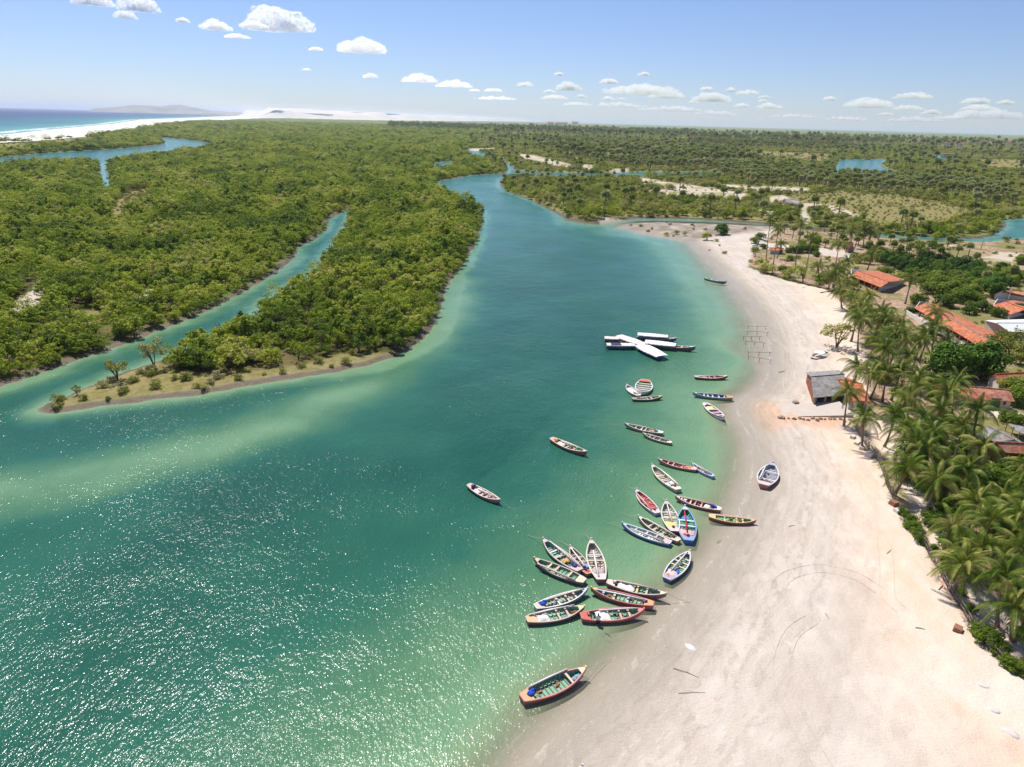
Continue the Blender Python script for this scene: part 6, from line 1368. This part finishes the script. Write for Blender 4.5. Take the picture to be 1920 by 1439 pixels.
nn = noise(nt, pos(nt), .002, 5, .6); nt.links.new(mixc(nt, smooth(nt, nn, .35, .65), lin('#6f6a50'), lin('#9a8c74')), p_.inputs['Base Color'])
tag(m.build('hills', m_hill, None, True), kind='structure')
# ------------------------------------------------------------------ clouds, each standing in the air at about a kilometre
m_cl, nt, out = new_mat('cloud'); pv = nt.nodes.new('ShaderNodeVolumePrincipled'); pv.inputs['Color'].default_value = (1, 1, 1, 1); pv.inputs['Anisotropy'].default_value = .3; nt.links.new(pv.outputs[0], out.inputs['Volume'])
oi = nt.nodes.new('ShaderNodeObjectInfo'); den = nt.nodes.new('ShaderNodeAttribute'); den.attribute_type = 'OBJECT'; den.attribute_name = 'thickness_per_metre'; tcl = nt.nodes.new('ShaderNodeTexCoord'); sc_ = nt.nodes.new('ShaderNodeAttribute'); sc_.attribute_type = 'OBJECT'; sc_.attribute_name = 'grain'
vm = nt.nodes.new('ShaderNodeVectorMath'); vm.operation = 'SCALE'; nt.links.new(tcl.outputs['Object'], vm.inputs[0]); nt.links.new(sc_.outputs['Fac'], vm.inputs['Scale'])
nc = noise(nt, vm.outputs[0], 1.0, 4, .6)
nt.links.new(mth(nt, 'MULTIPLY', den.outputs['Fac'], smooth(nt, nc, .42, .62)), pv.inputs['Density'])
bmi = bmesh.new(); bmesh.ops.create_icosphere(bmi, subdivisions=3, radius=1.0); ICO_V = [v.co.copy() for v in bmi.verts]; ICO_F = [tuple(v.index for v in f.verts) for f in bmi.faces]; bmi.free()
def cloud(px, py, w_, h_px, label, group=None, seed=0):
    w_ *= .88 if py < 120 else .84; h_px *= .8 if py < 120 else .7
    rg = random.Random(seed * 31 + int(px)); d = sky_dir(px, py + h_px * .5); el = max(math.asin(d.z), .012); dist = 1000 / math.sin(el); dist = min(dist, 60000)
    c = Vector((0, 0, H)) + d * dist; sc = dist / FPX; W_ = w_ * sc; Hh = h_px * sc; az_ = math.atan2(-d.x, d.y)
    m = MB(); n = max(5, min(26, int(w_ / max(h_px, 4) * 5)))
    for i in range(n):
        f = (i + .5) / n; u = (f - .5) * W_ * .9 + rg.uniform(-.06, .06) * W_; env = math.sin(math.pi * f) ** .7
        r = Hh * (.25 + .5 * env * rg.uniform(.45, 1.0)); r = min(r, W_ * .3); z = r * .55 + rg.uniform(0, .35) * Hh * env; y = rg.uniform(-.25, .25) * W_ * .6
        o_ = Vector((rg.uniform(0, 99), rg.uniform(0, 99), 0)); st_ = rg.uniform(1.1, 1.9); vs = []
        for q in ICO_V:
            k = 1 + .42 * mnoise.fractal(q * 1.8 + o_, 1.0, 2.0, 4); vs.append((u + q.x * r * k * st_, y + q.y * r * k, max(z + q.z * r * k, .04 * Hh * (1 + mnoise.noise(q * 2 + o_)))))
        m.add(vs, ICO_F)
    o = m.build('cloud', m_cl, None, True); o.location = c; o.rotation_euler.z = az_; tag(o, label, 'cloud', group); o['thickness_per_metre'] = (8.0 if py < 120 else 5.0) / max(30.0, Hh); o['grain'] = 5.5 / max(30.0, Hh)
CL = [(175, 4, 58, 18, 'white cloud cut by the top edge at the far left'), (262, 14, 56, 22, 'puffy cloud in the top left, right of the one cut by the edge'), (236, 31, 26, 13, 'small round cloud just below the top left pair'), (343, 40, 18, 7, 'tiny wisp between the top left clouds and the long flat one'), (405, 52, 48, 14, 'small oval cloud left of the largest cloud'),
      (528, 46, 104, 38, 'largest bright cloud with a flat base high at the upper left'), (476, 49, 50, 9, 'thin tail reaching left from the largest cloud'), (445, 70, 46, 7, 'thin wisp below the largest cloud'), (678, 91, 82, 24, 'bright domed cloud right of the largest one'), (592, 93, 26, 6, 'faint wisp left of the domed cloud'), (695, 144, 30, 8, 'small faint cloud below the domed one'),
      (788, 150, 74, 15, 'low bright cloud at the left end of the row above the woods'), (852, 160, 76, 13, 'flat cloud joined right of the row\'s left end'), (1065, 165, 52, 16, 'small bright heap above the middle of the woods'), (1142, 154, 38, 10, 'small cloud above the long central bank'), (1200, 171, 156, 20, 'long bright cloud bank over the centre right'), (1250, 180, 70, 14, 'lower lobe of the long cloud bank'),
      (1334, 186, 72, 16, 'bright cloud right of the long bank'), (1402, 175, 48, 8, 'flat thin cloud upper right of the long bank'), (1627, 197, 84, 17, 'broad low cloud left of the right-hand pair'), (1711, 182, 64, 11, 'arched small cloud at the upper right of the horizon row'), (1700, 204, 54, 8, 'thin cloud beneath the arched one'), (1828, 192, 48, 10, 'small cloud nearest the right edge, upper'), (1834, 204, 56, 9, 'small cloud nearest the right edge, lower')]
for i, (x, y, w_, h_, l) in enumerate(CL): cloud(x, y, w_, h_, l, None, i)
CS = [(1048, 140, 18, 6), (1208, 140, 24, 7), (1325, 168, 26, 7), (1369, 170, 16, 7), (1432, 183, 22, 6), (1442, 201, 54, 9), (1555, 186, 22, 7), (1884, 194, 28, 7), (1745, 212, 34, 7), (1040, 184, 56, 9), (930, 185, 90, 7), (925, 170, 40, 7), (1090, 182, 20, 6), (1140, 186, 26, 6), (1165, 186, 18, 5), (985, 160, 34, 8), (1030, 172, 24, 6), (890, 170, 22, 5), (1390, 199, 30, 7),
      (1850, 218, 120, 16), (1160, 198, 120, 8), (1260, 206, 160, 10), (1345, 214, 90, 8), (1490, 219, 110, 7), (1590, 224, 90, 7), (1710, 226, 110, 8), (1430, 190, 18, 5), (1300, 192, 20, 5), (575, 131, 16, 4), (1780, 222, 60, 6), (1080, 196, 60, 7), (1660, 215, 24, 5)]
for i, (x, y, w_, h_) in enumerate(CS): cloud(x, y, w_, h_, 'small faint cloud low over the woods' if y > 100 else 'small faint cloud', 'small low clouds', 50 + i)
# ------------------------------------------------------------------ the remaining natural growth
choose('shrub', max(0, 298 - sum(1 for o in COL.objects if o.name.startswith('shrub') and o.parent is None and o.type == 'EMPTY')), lab_s, 'undergrowth', 'low scrubby undergrowth spread over grass and sand clearings', 'undergrowth')
choose('scrubtree', 220, lambda x, y: ('low pale-green scrub tree on the land across the sandbar channel', 'scrub trees across the channel'), 'scrub_woodland', 'open scrub woodland covering the plain right of the river', 'woodland')
choose('fanpalm', 240, lambda x, y: ('grey-green fan palm in the groves across the sandbar channel', 'fan palms of the far groves'), 'fan_palm_grove', 'far groves of grey-green fan palms on the plain', 'palm grove')
for v in range(6):
    assert ('coconut', v) in FIRST
stuff_object('coconut_grove', 'coconut', np.concatenate(cand['coconut']), 'far coconut palms standing tall along the horizon', 'palm grove')
# ------------------------------------------------------------------ the air
hz = MB(); hz.box((0, 27000, 98), (90000, 66000, 220))
m_h, nt, out = new_mat('haze_air')
pv = nt.nodes.new('ShaderNodeVolumePrincipled'); nt.links.new(pv.outputs[0], out.inputs['Volume'])
pv.inputs['Color'].default_value = (0.78, 0.86, 1.0, 1); pv.inputs['Density'].default_value = 0.000040; pv.inputs['Anisotropy'].default_value = 0.2
tag(hz.build('haze', m_h), kind='stuff')
